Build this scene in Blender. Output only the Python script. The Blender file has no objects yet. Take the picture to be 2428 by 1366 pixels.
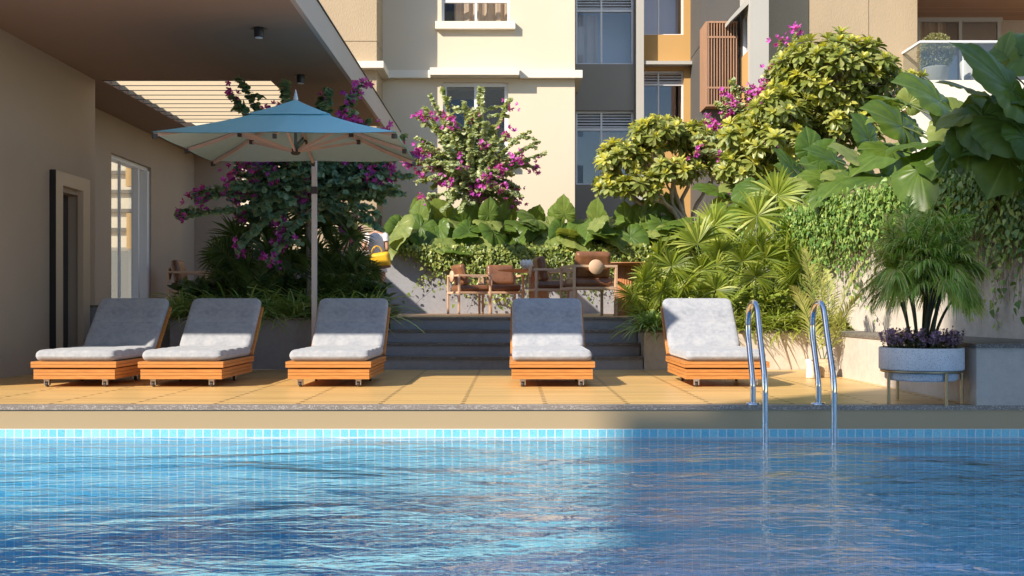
import bpy, math, random
import numpy as np
from mathutils import Vector, Matrix
R = math.radians
SC = bpy.context.scene
COL = SC.collection
# ------------------------------------------------------------------ camera / light
F = 2500.0; CX = 1214.0; HY = 728.0; EYE = 0.727
cam = bpy.data.cameras.new('camera'); camo = bpy.data.objects.new('camera', cam); COL.objects.link(camo)
camo.location = (0, 0, EYE); camo.rotation_euler = (R(90), 0, 0)
cam.sensor_width = 36; cam.lens = F / 2428 * 36; cam.shift_y = (HY - 683) / 2428
cam.clip_start = 0.05; cam.clip_end = 1000
SC.camera = camo
AZ, EL = R(50), R(34)
SUN = Vector((math.sin(AZ) * math.cos(EL), math.cos(AZ) * math.cos(EL), -math.sin(EL)))
w = bpy.data.worlds.new('World'); SC.world = w; w.use_nodes = True
nt = w.node_tree; bg = nt.nodes['Background']
sky = nt.nodes.new('ShaderNodeTexSky'); sky.sky_type = 'NISHITA'; sky.sun_disc = False
sky.sun_elevation = EL; sky.sun_rotation = R(230); sky.air_density = 1.0; sky.dust_density = 0.3; sky.ozone_density = 2.0
nt.links.new(sky.outputs[0], bg.inputs[0]); bg.inputs[1].default_value = 0.15
sl = bpy.data.lights.new('sun', 'SUN'); sl.energy = 4.6; sl.angle = R(0.55); sl.color = (1.0, 0.90, 0.76)
so = bpy.data.objects.new('sun', sl); COL.objects.link(so); so.rotation_euler = SUN.to_track_quat('-Z', 'Y').to_euler()
so.location = (-20, -20, 30)
SC.view_settings.view_transform = 'Standard'; SC.view_settings.look = 'None'
SC.view_settings.exposure = 0.76; SC.view_settings.gamma = 1
SC.cycles.max_bounces = 10; SC.cycles.transparent_max_bounces = 16
SC.cycles.diffuse_bounces = 5

def X(px, D): return (px - CX) * D / F
def Z(py, D): return EYE + (HY - py) * D / F
def PT(px, py, D): return np.array([X(px, D), D, Z(py, D)])

# ------------------------------------------------------------------ mesh builder
class MB:
    def __init__(s): s.v = []; s.f = []; s.mi = []; s.n = 0; s.uv = []; s.sm = []
    def add(s, v, f, mi=0, uv=None, smooth=False):
        v = np.asarray(v, dtype=float).reshape(-1, 3)
        s.v.append(v)
        for q in f:
            s.f.append([i + s.n for i in q]); s.mi.append(mi); s.sm.append(smooth)
        s.uv.append(np.zeros((len(v), 2)) if uv is None else np.asarray(uv, dtype=float))
        s.n += len(v); return s
    def box(s, a, b, mi=0):
        x0, y0, z0 = [min(a[i], b[i]) for i in range(3)]; x1, y1, z1 = [max(a[i], b[i]) for i in range(3)]
        v = [(x0,y0,z0),(x1,y0,z0),(x1,y1,z0),(x0,y1,z0),(x0,y0,z1),(x1,y0,z1),(x1,y1,z1),(x0,y1,z1)]
        f = [(0,3,2,1),(4,5,6,7),(0,1,5,4),(1,2,6,5),(2,3,7,6),(3,0,4,7)]
        return s.add(v, f, mi)
    def beam(s, p0, p1, w, h, up=(0,0,1), mi=0):
        p0 = np.array(p0, float); p1 = np.array(p1, float); d = p1 - p0; d = d / np.linalg.norm(d)
        up = np.array(up, float); sd = np.cross(d, up)
        if np.linalg.norm(sd) < 1e-6: sd = np.cross(d, (0, 1, 0))
        sd = sd / np.linalg.norm(sd); u = np.cross(sd, d); v = []
        for p in (p0, p1):
            for a, b in ((-1,-1),(1,-1),(1,1),(-1,1)): v.append(p + sd * a * w / 2 + u * b * h / 2)
        return s.add(v, [(0,1,2,3),(7,6,5,4),(0,4,5,1),(1,5,6,2),(2,6,7,3),(3,7,4,0)], mi)
    def tube(s, pts, rad, n=8, mi=0, smooth=True, cap=True):
        P = np.array(pts, float); m = len(P)
        rad = np.full(m, rad) if np.isscalar(rad) else np.array(rad, float)
        T = np.gradient(P, axis=0); T /= np.maximum(np.linalg.norm(T, axis=1)[:, None], 1e-9)
        a = np.array([0., 0, 1]) if abs(T[0][2]) < 0.9 else np.array([1., 0, 0])
        u = np.cross(T[0], a); u /= np.linalg.norm(u); v = []
        for i in range(m):
            u = u - T[i] * np.dot(u, T[i]); u /= max(np.linalg.norm(u), 1e-9); w_ = np.cross(T[i], u)
            for k in range(n):
                t = 2 * math.pi * k / n
                v.append(P[i] + rad[i] * (u * math.cos(t) + w_ * math.sin(t)))
        f = []
        for i in range(m - 1):
            for k in range(n):
                k2 = (k + 1) % n; f.append((i*n+k, i*n+k2, (i+1)*n+k2, (i+1)*n+k))
        s.add(v, f, mi, smooth=smooth)
        if cap:
            s.add(v[:n], [tuple(range(n))[::-1]], mi); s.add(v[-n:], [tuple(range(n))], mi)
        return s
    def lathe(s, prof, c=(0,0,0), n=48, mi=0, smooth=True, flute=0.0, nf=0):
        v = []; f = []; m = len(prof)
        for r, z in prof:
            for k in range(n):
                t = 2 * math.pi * k / n; rr = r * (1 + (flute * (0.5 + 0.5 * math.cos(nf * t)) if nf else 0))
                v.append((c[0] + rr * math.cos(t), c[1] + rr * math.sin(t), c[2] + z))
        for i in range(m - 1):
            for k in range(n):
                k2 = (k + 1) % n; f.append((i*n+k, i*n+k2, (i+1)*n+k2, (i+1)*n+k))
        return s.add(v, f, mi, smooth=smooth)
    def xf(s, M):
        M = np.array(M); 
        s.v = [np.c_[v, np.ones(len(v))] @ M.T[:, :3] for v in s.v]; return s

MESHN = [0]
def chain(o):
    l = Vector((0, 0, 0))
    while o is not None: l = l + o.location; o = o.parent
    return l
def obj(name, mb, mats, parent=None, world=True, bevel=0, smooth=False):
    me = bpy.data.meshes.new(name)
    V = np.concatenate(mb.v) if mb.v else np.zeros((0, 3))
    if parent is not None and world: V = V - np.array(chain(parent))
    me.from_pydata(V.tolist(), [], mb.f)
    if not isinstance(mats, (list, tuple)): mats = [mats]
    for m in mats: me.materials.append(m)
    me.polygons.foreach_set('material_index', mb.mi)
    me.polygons.foreach_set('use_smooth', [True] * len(mb.f) if smooth else mb.sm)
    UV = np.concatenate(mb.uv) if mb.uv else np.zeros((0, 2))
    if UV.any():
        ul = me.uv_layers.new(name='uv'); li = np.zeros(len(me.loops), dtype=int); me.loops.foreach_get('vertex_index', li)
        ul.data.foreach_set('uv', UV[li].ravel())
    me.update()
    o = bpy.data.objects.new(name, me); COL.objects.link(o)
    if parent is not None: o.parent = parent
    if bevel:
        b = o.modifiers.new('bevel', 'BEVEL'); b.width = bevel; b.segments = 2; b.limit_method = 'ANGLE'
    return o
def tag(o, label=None, cat=None, group=None, kind=None):
    if label: o['label'] = label
    if cat: o['category'] = cat
    if group: o['group'] = group
    if kind: o['kind'] = kind
    return o
def thing(name, label, cat, loc=(0,0,0), rz=0, group=None):
    o = bpy.data.objects.new(name, None); COL.objects.link(o); o.location = Vector([float(c) for c in loc]); o.rotation_euler = (0, 0, rz)
    o.empty_display_size = 0.1
    return tag(o, label, cat, group)
def copy_tree(o, parent=None):
    c = o.copy(); COL.objects.link(c)
    if parent is not None: c.parent = parent
    for ch in [k for k in bpy.data.objects if k.parent == o]: copy_tree(ch, c)
    return c

# ------------------------------------------------------------------ materials
def newmat(name):
    m = bpy.data.materials.new(name); m.use_nodes = True; nt = m.node_tree
    return m, nt, nt.nodes['Principled BSDF']
def N(nt, t, **kw):
    n = nt.nodes.new(t)
    for k, v in kw.items():
        if k.startswith('i_'): n.inputs[int(k[2:])].default_value = v
        else: setattr(n, k, v)
    return n
def coords(nt, scale=(1,1,1)):
    tc = N(nt, 'ShaderNodeTexCoord'); mp = N(nt, 'ShaderNodeMapping'); mp.inputs['Scale'].default_value = scale
    g = N(nt, 'ShaderNodeNewGeometry'); nt.links.new(g.outputs['Position'], mp.inputs[0]) if False else nt.links.new(tc.outputs['Object'], mp.inputs[0])
    return mp.outputs[0]
def noise(nt, vec, scale, detail=4, rough=0.55, dist=0):
    n = N(nt, 'ShaderNodeTexNoise'); n.inputs['Scale'].default_value = scale; n.inputs['Detail'].default_value = detail
    n.inputs['Roughness'].default_value = rough; n.inputs['Distortion'].default_value = dist
    nt.links.new(vec, n.inputs['Vector']); return n.outputs['Fac']
def ramp(nt, fac, stops):
    r = N(nt, 'ShaderNodeValToRGB'); e = r.color_ramp.elements
    while len(e) < len(stops): e.new(0.5)
    for i, (p, c) in enumerate(stops):
        e[i].position = p; e[i].color = (*c, 1) if len(c) == 3 else c
    nt.links.new(fac, r.inputs[0]); return r.outputs[0]
def math_(nt, op, a, b=None, c=None):
    n = N(nt, 'ShaderNodeMath', operation=op)
    for i, q in enumerate((a, b, c)):
        if q is None: continue
        if isinstance(q, (int, float)): n.inputs[i].default_value = q
        else: nt.links.new(q, n.inputs[i])
    return n.outputs[0]
def bump(nt, bs, h, strength=0.3, dist=0.01):
    b = N(nt, 'ShaderNodeBump'); b.inputs['Strength'].default_value = strength; b.inputs['Distance'].default_value = dist
    nt.links.new(h, b.inputs['Height']); nt.links.new(b.outputs[0], bs.inputs['Normal'])
def mul(c, k): return tuple(min(1, x * k) for x in c)
def plain(name, col, rough=0.7, metal=0, var=0.12, scale=3, fine=60, bs_=0.15, stretch=(1,1,1), spec=0.5, dist=0.004):
    m, nt, b = newmat(name); v = coords(nt, stretch)
    n1 = noise(nt, v, scale, 5); n2 = noise(nt, v, fine, 3)
    mx = math_(nt, 'ADD', math_(nt, 'MULTIPLY', n1, 0.7), math_(nt, 'MULTIPLY', n2, 0.3))
    nt.links.new(ramp(nt, mx, [(0.3, mul(col, 1 - var)), (0.7, mul(col, 1 + var))]), b.inputs['Base Color'])
    b.inputs['Roughness'].default_value = rough; b.inputs['Metallic'].default_value = metal
    b.inputs['Specular IOR Level'].default_value = spec
    if bs_: bump(nt, b, n2, bs_, dist)
    return m
def leafmat(name, cols, trans=0.3, rough=0.42, veins=False, spec=0.45):
    m, nt, b = newmat(name); g = N(nt, 'ShaderNodeNewGeometry')
    c = ramp(nt, g.outputs['Random Per Island'], [(i / (len(cols) - 1), k) for i, k in enumerate(cols)])
    n = noise(nt, coords(nt), 9, 3)
    mx = N(nt, 'ShaderNodeMixRGB', blend_type='MULTIPLY'); mx.inputs[0].default_value = 1
    nt.links.new(c, mx.inputs[1]); nt.links.new(ramp(nt, n, [(0.3, (0.75,0.8,0.75)), (0.7, (1.15,1.1,1.0))]), mx.inputs[2]); out = mx.outputs[0]
    if veins:
        uv = N(nt, 'ShaderNodeUVMap'); sp = N(nt, 'ShaderNodeSeparateXYZ'); nt.links.new(uv.outputs[0], sp.inputs[0])
        vm = N(nt, 'ShaderNodeMixRGB'); nt.links.new(math_(nt, 'MULTIPLY', math_(nt, 'POWER', sp.outputs[0], 3.0), 0.55), vm.inputs[0])
        nt.links.new(out, vm.inputs[1]); vm.inputs[2].default_value = (0.25, 0.34, 0.10, 1); out = vm.outputs[0]
        bump(nt, b, sp.outputs[0], 0.2, 0.01)
    nt.links.new(out, b.inputs['Base Color']); b.inputs['Roughness'].default_value = rough
    b.inputs['Specular IOR Level'].default_value = spec
    tr = N(nt, 'ShaderNodeBsdfTranslucent'); tm = N(nt, 'ShaderNodeMixRGB', blend_type='MULTIPLY'); tm.inputs[0].default_value = 1
    nt.links.new(out, tm.inputs[1]); tm.inputs[2].default_value = (1.6, 1.5, 0.5, 1); nt.links.new(tm.outputs[0], tr.inputs[0])
    ms = N(nt, 'ShaderNodeMixShader'); ms.inputs[0].default_value = trans
    nt.links.new(b.outputs[0], ms.inputs[1]); nt.links.new(tr.outputs[0], ms.inputs[2])
    nt.links.new(ms.outputs[0], nt.nodes['Material Output'].inputs[0]); return m

M = {}
M['cream'] = plain('cream_paint', (0.65, 0.555, 0.42), 0.8, var=0.03, scale=0.6, fine=90, bs_=0.05)
M['trim'] = plain('ivory_trim', (0.74, 0.68, 0.57), 0.7, var=0.03, scale=1, bs_=0.05)
M['tan'] = plain('tan_render', (0.42, 0.32, 0.205), 0.85, var=0.10, scale=1.2, fine=35, bs_=0.5, stretch=(1,1,0.45), dist=0.02)
M['greyp'] = plain('grey_paint', (0.27, 0.25, 0.215), 0.8, var=0.05, scale=0.7, fine=80, bs_=0.08)
M['lgrey'] = plain('pale_grey_paint', (0.42, 0.40, 0.36), 0.8, var=0.04, scale=0.7, fine=80, bs_=0.08)
M['dark'] = plain('charcoal_paint', (0.085, 0.08, 0.075), 0.8, var=0.08, scale=1, fine=50, bs_=0.2)
M['ochre'] = plain('ochre_paint', (0.50, 0.29, 0.10), 0.8, var=0.05, scale=0.8, fine=80, bs_=0.06)
M['taupe'] = plain('taupe_render', (0.43, 0.335, 0.25), 0.85, var=0.06, scale=0.8, fine=110, bs_=0.25)
M['soffit'] = plain('soffit_render', (0.34, 0.235, 0.17), 0.8, var=0.05, scale=0.7, fine=130, bs_=0.15)
M['fascia'] = plain('fascia_paint', (0.52, 0.44, 0.38), 0.75, var=0.04, scale=0.8, fine=120, bs_=0.1)
M['slat'] = plain('slat_paint', (0.60, 0.49, 0.33), 0.7, var=0.03, scale=1)
M['lattice'] = plain('lattice_timber', (0.36, 0.20, 0.12), 0.6, var=0.2, scale=3, fine=40, stretch=(6,6,0.6))
M['white'] = plain('white_metal', (0.75, 0.75, 0.76), 0.35, var=0.03)
M['black'] = plain('black_metal', (0.02, 0.02, 0.022), 0.35, var=0.1)
M['roots'] = plain('bark', (0.20, 0.13, 0.08), 0.9, var=0.35, scale=8, fine=50, bs_=0.6, stretch=(1,1,0.3))
M['bark'] = plain('pale_bark', (0.36, 0.29, 0.22), 0.85, var=0.35, scale=9, fine=50, bs_=0.6, stretch=(1,1,0.4), dist=0.01)
M['stem'] = plain('green_stem', (0.10, 0.14, 0.04), 0.6, var=0.25, scale=6)
M['cane'] = plain('palm_cane', (0.055, 0.06, 0.025), 0.6, var=0.35, scale=14, stretch=(1,1,2.5))
M['soil'] = plain('soil', (0.035, 0.025, 0.018), 0.95, var=0.4, scale=12, fine=70, bs_=0.8, dist=0.02)
M['curtain'] = plain('curtain', (0.62, 0.47, 0.32), 0.9, var=0.06)
M['interior'] = plain('dim_interior', (0.05, 0.045, 0.05), 0.9, var=0.2)
M['sky_tone'] = plain('sky_tone_panel', (0.62, 0.63, 0.67), 0.9, var=0.05, scale=1, stretch=(8,8,0.1))  # pale panel colour stands in for sky reflected in the glass
M['ground'] = plain('paving', (0.33, 0.30, 0.26), 0.85, var=0.12, scale=1.5)
M['chrome'] = plain('polished_steel', (0.80, 0.80, 0.82), 0.06, 1.0, var=0.02, bs_=0)
M['brass'] = plain('brushed_brass', (0.46, 0.36, 0.22), 0.32, 1.0, var=0.08, bs_=0.05)
M['steelc'] = plain('caster_steel', (0.62, 0.55, 0.52), 0.25, 0.9, var=0.05)
M['rubber'] = plain('rubber', (0.03, 0.028, 0.03), 0.6)
M['chairw'] = plain('pale_timber', (0.60, 0.39, 0.25), 0.5, var=0.12, scale=4, fine=50, stretch=(1,1,0.3), bs_=0.05)
M['tablew'] = plain('table_timber', (0.46, 0.20, 0.085), 0.4, var=0.12, scale=4, fine=50, bs_=0.05)
M['leather'] = plain('brown_leather', (0.20, 0.085, 0.038), 0.33, var=0.45, scale=5, fine=45, bs_=0.35, dist=0.01)
M['ceramic'] = plain('white_ceramic', (0.80, 0.80, 0.80), 0.3, var=0.03)
M['canopy'] = plain('blue_canvas', (0.45, 0.88, 0.97), 0.8, var=0.05, scale=2, fine=300, bs_=0.1)
M['lining'] = plain('umbrella_lining', (0.42, 0.55, 0.55), 0.85, var=0.04, scale=2, bs_=0.05)
M['umbwood'] = plain('umbrella_timber', (0.62, 0.42, 0.34), 0.5, var=0.1, scale=6)
M['bronze'] = plain('bronze_fitting', (0.06, 0.045, 0.04), 0.5)
M['bluegrey'] = plain('strut_metal', (0.12, 0.19, 0.20), 0.5)
M['mast'] = plain('mast_metal', (0.68, 0.62, 0.60), 0.4, var=0.05)
M['skin'] = plain('skin', (0.52, 0.27, 0.18), 0.5, var=0.05, scale=8)
M['hair'] = plain('hair', (0.04, 0.022, 0.013), 0.5, var=0.3, scale=30, stretch=(3,3,0.4))
M['dress'] = plain('white_cloth', (0.72, 0.68, 0.66), 0.85, var=0.2, scale=14, fine=40)
M['blackc'] = plain('black_cloth', (0.02, 0.02, 0.022), 0.85)
M['floral'] = plain('blue_print_cloth', (0.16, 0.24, 0.40), 0.85, var=0.9, scale=22, fine=50)
M['bag'] = plain('yellow_leather', (0.78, 0.44, 0.02), 0.4, var=0.12, scale=6, bs_=0.2)
M['pot'] = None
def speck(name, base, dotc, scale=90, thr=0.16, rough=0.7, dot2=None):
    m, nt, b = newmat(name); v = coords(nt); vo = N(nt, 'ShaderNodeTexVoronoi'); vo.inputs['Scale'].default_value = scale
    nt.links.new(v, vo.inputs['Vector']); n1 = noise(nt, v, 4, 3)
    c0 = ramp(nt, n1, [(0.3, mul(base, 0.9)), (0.7, mul(base, 1.1))])
    sep = N(nt, 'ShaderNodeSeparateColor'); nt.links.new(vo.outputs['Color'], sep.inputs[0])
    msk = math_(nt, 'MULTIPLY', math_(nt, 'LESS_THAN', vo.outputs['Distance'], 0.45), math_(nt, 'LESS_THAN', sep.outputs[0], thr))
    mx = N(nt, 'ShaderNodeMixRGB'); nt.links.new(msk, mx.inputs[0]); nt.links.new(c0, mx.inputs[1]); mx.inputs[2].default_value = (*dotc, 1)
    nt.links.new(mx.outputs[0], b.inputs['Base Color']); b.inputs['Roughness'].default_value = rough; return m
M['terrazzo'] = speck('pale_terrazzo', (0.74, 0.72, 0.72), (0.28, 0.26, 0.26), 210, 0.22)
M['granite'] = speck('dark_granite', (0.11, 0.095, 0.085), (0.42, 0.37, 0.32), 150, 0.42, 0.45)
def concrete(name, col):
    m, nt, b = newmat(name); v = coords(nt); n1 = noise(nt, v, 1.3, 6, 0.6); n2 = noise(nt, v, 14, 6, 0.65); n3 = noise(nt, v, 120, 2)
    s = math_(nt, 'ADD', math_(nt, 'MULTIPLY', n1, 0.5), math_(nt, 'MULTIPLY', n2, 0.5))
    nt.links.new(ramp(nt, s, [(0.32, mul(col, 0.8)), (0.5, col), (0.7, mul(col, 1.15))]), b.inputs['Base Color'])
    b.inputs['Roughness'].default_value = 0.85
    bump(nt, b, math_(nt, 'ADD', math_(nt, 'MULTIPLY', n2, 0.6), math_(nt, 'MULTIPLY', n3, 0.4)), 0.5, 0.012); return m
M['granite2'] = speck('pool_granite', (0.24, 0.20, 0.17), (0.58, 0.52, 0.45), 130, 0.42, 0.45)
M['conc'] = concrete('shaded_concrete', (0.29, 0.29, 0.31))  # shade copy of the one concrete, darker and bluer in its colour
M['conc_lit'] = concrete('sunlit_concrete', (0.54, 0.48, 0.415))  # sunlit copy of the same concrete, sun warmth put into the colour
def gridfac(nt, comp, pitch, wdt, off=0.0):
    f = math_(nt, 'FRACT', math_(nt, 'DIVIDE', math_(nt, 'ADD', comp, off), pitch))
    d = math_(nt, 'ABSOLUTE', math_(nt, 'SUBTRACT', f, 0.5))
    return math_(nt, 'GREATER_THAN', d, 0.5 - wdt / pitch / 2)
def tiles(name, axis):
    m, nt, b = newmat(name); g = N(nt, 'ShaderNodeNewGeometry'); sp = N(nt, 'ShaderNodeSeparateXYZ'); nt.links.new(g.outputs['Position'], sp.inputs[0])
    a = sp.outputs[0]; c = sp.outputs[axis]; P = 0.0635
    off = {2: 0.175 + P * 40, 1: 20 * P}[axis]
    gx = gridfac(nt, a, P, 0.0075, 200 * P); gy = gridfac(nt, c, P, 0.0075, off)
    gr = math_(nt, 'MAXIMUM', gx, gy)
    cx = N(nt, 'ShaderNodeCombineXYZ')
    nt.links.new(math_(nt, 'FLOOR', math_(nt, 'DIVIDE', math_(nt, 'ADD', a, 200 * P), P)), cx.inputs[0])
    nt.links.new(math_(nt, 'FLOOR', math_(nt, 'DIVIDE', math_(nt, 'ADD', c, off), P)), cx.inputs[1])
    wn = N(nt, 'ShaderNodeTexWhiteNoise'); nt.links.new(cx.outputs[0], wn.inputs[0])
    mp = N(nt, 'ShaderNodeMapping'); nt.links.new(g.outputs['Position'], mp.inputs[0]); n2 = noise(nt, mp.outputs[0], 70, 2)
    t = ramp(nt, wn.outputs[0], [(0, (0.16, 0.54, 0.70)), (0.5, (0.21, 0.60, 0.74)), (1, (0.30, 0.68, 0.78))])
    mm = N(nt, 'ShaderNodeMixRGB', blend_type='MULTIPLY'); mm.inputs[0].default_value = 1; nt.links.new(t, mm.inputs[1])
    nt.links.new(ramp(nt, n2, [(0.3, (0.85,)*3), (0.7, (1.12,)*3)]), mm.inputs[2])
    mx = N(nt, 'ShaderNodeMixRGB'); nt.links.new(gr, mx.inputs[0]); nt.links.new(mm.outputs[0], mx.inputs[1]); mx.inputs[2].default_value = (0.74, 0.80, 0.80, 1)
    nt.links.new(mx.outputs[0], b.inputs['Base Color']); b.inputs['Roughness'].default_value = 0.3
    bump(nt, b, math_(nt, 'SUBTRACT', 1.0, gr), 0.4, 0.003); return m
M['tilew'] = tiles('pool_wall_tiles', 2); M['tilef'] = tiles('pool_floor_tiles', 1)
def decking(name, col, line=0.0775, joint=0.62, x0=-0.37, dots=True, rough=0.38):
    m, nt, b = newmat(name); g = N(nt, 'ShaderNodeNewGeometry'); sp = N(nt, 'ShaderNodeSeparateXYZ'); nt.links.new(g.outputs['Position'], sp.inputs[0])
    x, y = sp.outputs[0], sp.outputs[1]
    gy = gridfac(nt, y, line, 0.014, 0.0)
    mp = N(nt, 'ShaderNodeMapping'); mp.inputs['Scale'].default_value = (1.2, 14, 1); nt.links.new(g.outputs['Position'], mp.inputs[0])
    n1 = noise(nt, mp.outputs[0], 4, 6, 0.6)
    cv = N(nt, 'ShaderNodeCombineXYZ'); nt.links.new(math_(nt, 'FLOOR', math_(nt, 'DIVIDE', y, line)), cv.inputs[0])
    nt.links.new(math_(nt, 'FLOOR', math_(nt, 'DIVIDE', math_(nt, 'SUBTRACT', x, x0), joint)), cv.inputs[1])
    wn = N(nt, 'ShaderNodeTexWhiteNoise'); nt.links.new(cv.outputs[0], wn.inputs[0])
    s = math_(nt, 'ADD', math_(nt, 'MULTIPLY', n1, 0.6), math_(nt, 'MULTIPLY', wn.outputs[0], 0.4))
    c = ramp(nt, s, [(0.2, mul(col, 0.78)), (0.5, col), (0.8, mul(col, 1.16))])
    jx = gridfac(nt, x, joint, 0.034, -x0)
    fy = math_(nt, 'FRACT', math_(nt, 'DIVIDE', y, line * 2))
    ds = math_(nt, 'MULTIPLY', jx, math_(nt, 'LESS_THAN', fy, 0.45))
    jt = gridfac(nt, x, joint, 0.005, -x0)
    dk = math_(nt, 'MAXIMUM', math_(nt, 'MULTIPLY', gy, 0.75), math_(nt, 'MAXIMUM', math_(nt, 'MULTIPLY', ds, 0.8), math_(nt, 'MULTIPLY', jt, 0.35)))
    mx = N(nt, 'ShaderNodeMixRGB'); nt.links.new(dk, mx.inputs[0]); nt.links.new(c, mx.inputs[1]); mx.inputs[2].default_value = (*mul(col, 0.22), 1)
    nt.links.new(mx.outputs[0], b.inputs['Base Color']); b.inputs['Roughness'].default_value = rough
    bump(nt, b, math_(nt, 'SUBTRACT', 1.0, gy), 0.35, 0.004); return m
M['deck'] = decking('timber_decking', (0.72, 0.455, 0.17))
M['deck2'] = decking('terrace_timber', (0.50, 0.29, 0.16), 0.12, 0.9)
def loungewood():
    m, nt, b = newmat('teak'); v = coords(nt, (1, 1, 1)); mp = N(nt, 'ShaderNodeMapping'); mp.inputs['Scale'].default_value = (2, 2, 30)
    tc = N(nt, 'ShaderNodeTexCoord'); nt.links.new(tc.outputs['Object'], mp.inputs[0]); n1 = noise(nt, mp.outputs[0], 3, 5, 0.6)
    nt.links.new(ramp(nt, n1, [(0.25, (0.40, 0.15, 0.035)), (0.55, (0.55, 0.23, 0.06)), (0.8, (0.66, 0.31, 0.09))]), b.inputs['Base Color'])
    b.inputs['Roughness'].default_value = 0.42; bump(nt, b, n1, 0.1, 0.003); return m
M['teak'] = loungewood()
def fabric():
    m, nt, b = newmat('grey_velour'); v = coords(nt); n1 = noise(nt, v, 7, 5, 0.62, 0.6); n2 = noise(nt, v, 26, 4, 0.6); n3 = noise(nt, v, 260, 2)
    s = math_(nt, 'ADD', math_(nt, 'MULTIPLY', n1, 0.6), math_(nt, 'MULTIPLY', n2, 0.4))
    nt.links.new(ramp(nt, s, [(0.34, (0.25, 0.262, 0.295)), (0.47, (0.325, 0.337, 0.37)), (0.62, (0.40, 0.405, 0.425))]), b.inputs['Base Color'])
    b.inputs['Roughness'].default_value = 0.95; b.inputs['Sheen Weight'].default_value = 0.35
    bump(nt, b, math_(nt, 'ADD', math_(nt, 'MULTIPLY', n3, 0.4), math_(nt, 'MULTIPLY', n2, 0.6)), 0.45, 0.01); return m
M['velour'] = fabric()
def glassm(name, tint, tr, rough=0.0, fac=None):
    m, nt, b = newmat(name); nt.nodes.remove(b); gl = N(nt, 'ShaderNodeBsdfGlossy'); gl.inputs['Roughness'].default_value = rough
    t = N(nt, 'ShaderNodeBsdfTransparent'); t.inputs[0].default_value = (*tint, 1)
    fr = N(nt, 'ShaderNodeFresnel'); gg = N(nt, 'ShaderNodeNewGeometry'); nt.links.new(math_(nt, 'ADD', 1.5, math_(nt, 'MULTIPLY', gg.outputs['Backfacing'], 1/1.5 - 1.5)), fr.inputs[0])
    f = math_(nt, 'ADD', math_(nt, 'MULTIPLY', fr.outputs[0], 1.0), tr)
    ms = N(nt, 'ShaderNodeMixShader'); nt.links.new(f, ms.inputs[0]); nt.links.new(t.outputs[0], ms.inputs[1]); nt.links.new(gl.outputs[0], ms.inputs[2])
    nt.links.new(ms.outputs[0], nt.nodes['Material Output'].inputs[0]); return m
M['glass'] = glassm('window_glass', (0.90, 0.91, 0.93), 0.03)
M['rglass'] = glassm('tinted_reflective_glass', (0.7, 0.73, 0.78), 0.15)
M['cglass'] = glassm('clear_glass', (0.93, 0.96, 0.97), 0.03)
def waterm():
    m, nt, b = newmat('pool_water'); nt.nodes.remove(b); g = N(nt, 'ShaderNodeNewGeometry')
    def vec(sx, sy, rot=0):
        mp = N(nt, 'ShaderNodeMapping'); mp.inputs['Scale'].default_value = (sx, sy, 1); mp.inputs['Rotation'].default_value = (0, 0, rot)
        nt.links.new(g.outputs['Position'], mp.inputs[0]); return mp.outputs[0]
    n1 = noise(nt, vec(0.5, 1.1, 0.25), 0.9, 2, 0.5, 0.8)
    n2 = noise(nt, vec(0.8, 1.8, -0.12), 5.2, 3, 0.5, 1.0)
    n3 = noise(nt, vec(1.0, 2.2, 0.1), 20, 3, 0.55, 0.4)
    h = math_(nt, 'ADD', math_(nt, 'MULTIPLY', n1, 1.3), math_(nt, 'ADD', math_(nt, 'MULTIPLY', n2, 0.26), math_(nt, 'MULTIPLY', n3, 0.035)))
    sp = N(nt, 'ShaderNodeSeparateXYZ'); nt.links.new(g.outputs['Position'], sp.inputs[0])
    mr = N(nt, 'ShaderNodeMapRange'); mr.interpolation_type = 'SMOOTHSTEP'; nt.links.new(math_(nt, 'ADD', sp.outputs[0], math_(nt, 'MULTIPLY', n1, 1.2)), mr.inputs[0]); mr.inputs[1].default_value = -1.6; mr.inputs[2].default_value = 1.2; mr.inputs[3].default_value = 0.42; mr.inputs[4].default_value = 1.25
    h = math_(nt, 'MULTIPLY', h, mr.outputs[0])
    bp = N(nt, 'ShaderNodeBump'); bp.inputs['Strength'].default_value = 1.0; bp.inputs['Distance'].default_value = 0.085; nt.links.new(h, bp.inputs['Height'])
    gl = N(nt, 'ShaderNodeBsdfGlossy'); gl.inputs['Roughness'].default_value = 0.015; nt.links.new(bp.outputs[0], gl.inputs['Normal'])
    t = N(nt, 'ShaderNodeBsdfTransparent'); t.inputs[0].default_value = (0.56, 0.84, 1.0, 1)
    fr = N(nt, 'ShaderNodeFresnel'); fr.inputs[0].default_value = 1.33; nt.links.new(bp.outputs[0], fr.inputs['Normal'])
    ff = N(nt, 'ShaderNodeFresnel'); ff.inputs[0].default_value = 1.33
    dd = math_(nt, 'ABSOLUTE', math_(nt, 'SUBTRACT', fr.outputs[0], ff.outputs[0]))
    f = math_(nt, 'ADD', ramp(nt, dd, [(0.0, (.04,)*3), (0.05, (.10,)*3), (0.11, (.50,)*3), (0.2, (.90,)*3)]), math_(nt, 'MULTIPLY', ff.outputs[0], 0.12))
    ms = N(nt, 'ShaderNodeMixShader'); nt.links.new(f, ms.inputs[0]); nt.links.new(t.outputs[0], ms.inputs[1]); nt.links.new(gl.outputs[0], ms.inputs[2])
    nt.links.new(ms.outputs[0], nt.nodes['Material Output'].inputs[0]); return m
M['water'] = waterm()
L = {}
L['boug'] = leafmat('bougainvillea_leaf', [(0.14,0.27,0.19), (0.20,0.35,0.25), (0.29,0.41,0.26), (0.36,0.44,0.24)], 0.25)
L['bougl'] = leafmat('bougainvillea_leaf_pale', [(0.25,0.32,0.16), (0.40,0.47,0.27), (0.58,0.60,0.38)], 0.3)
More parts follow.
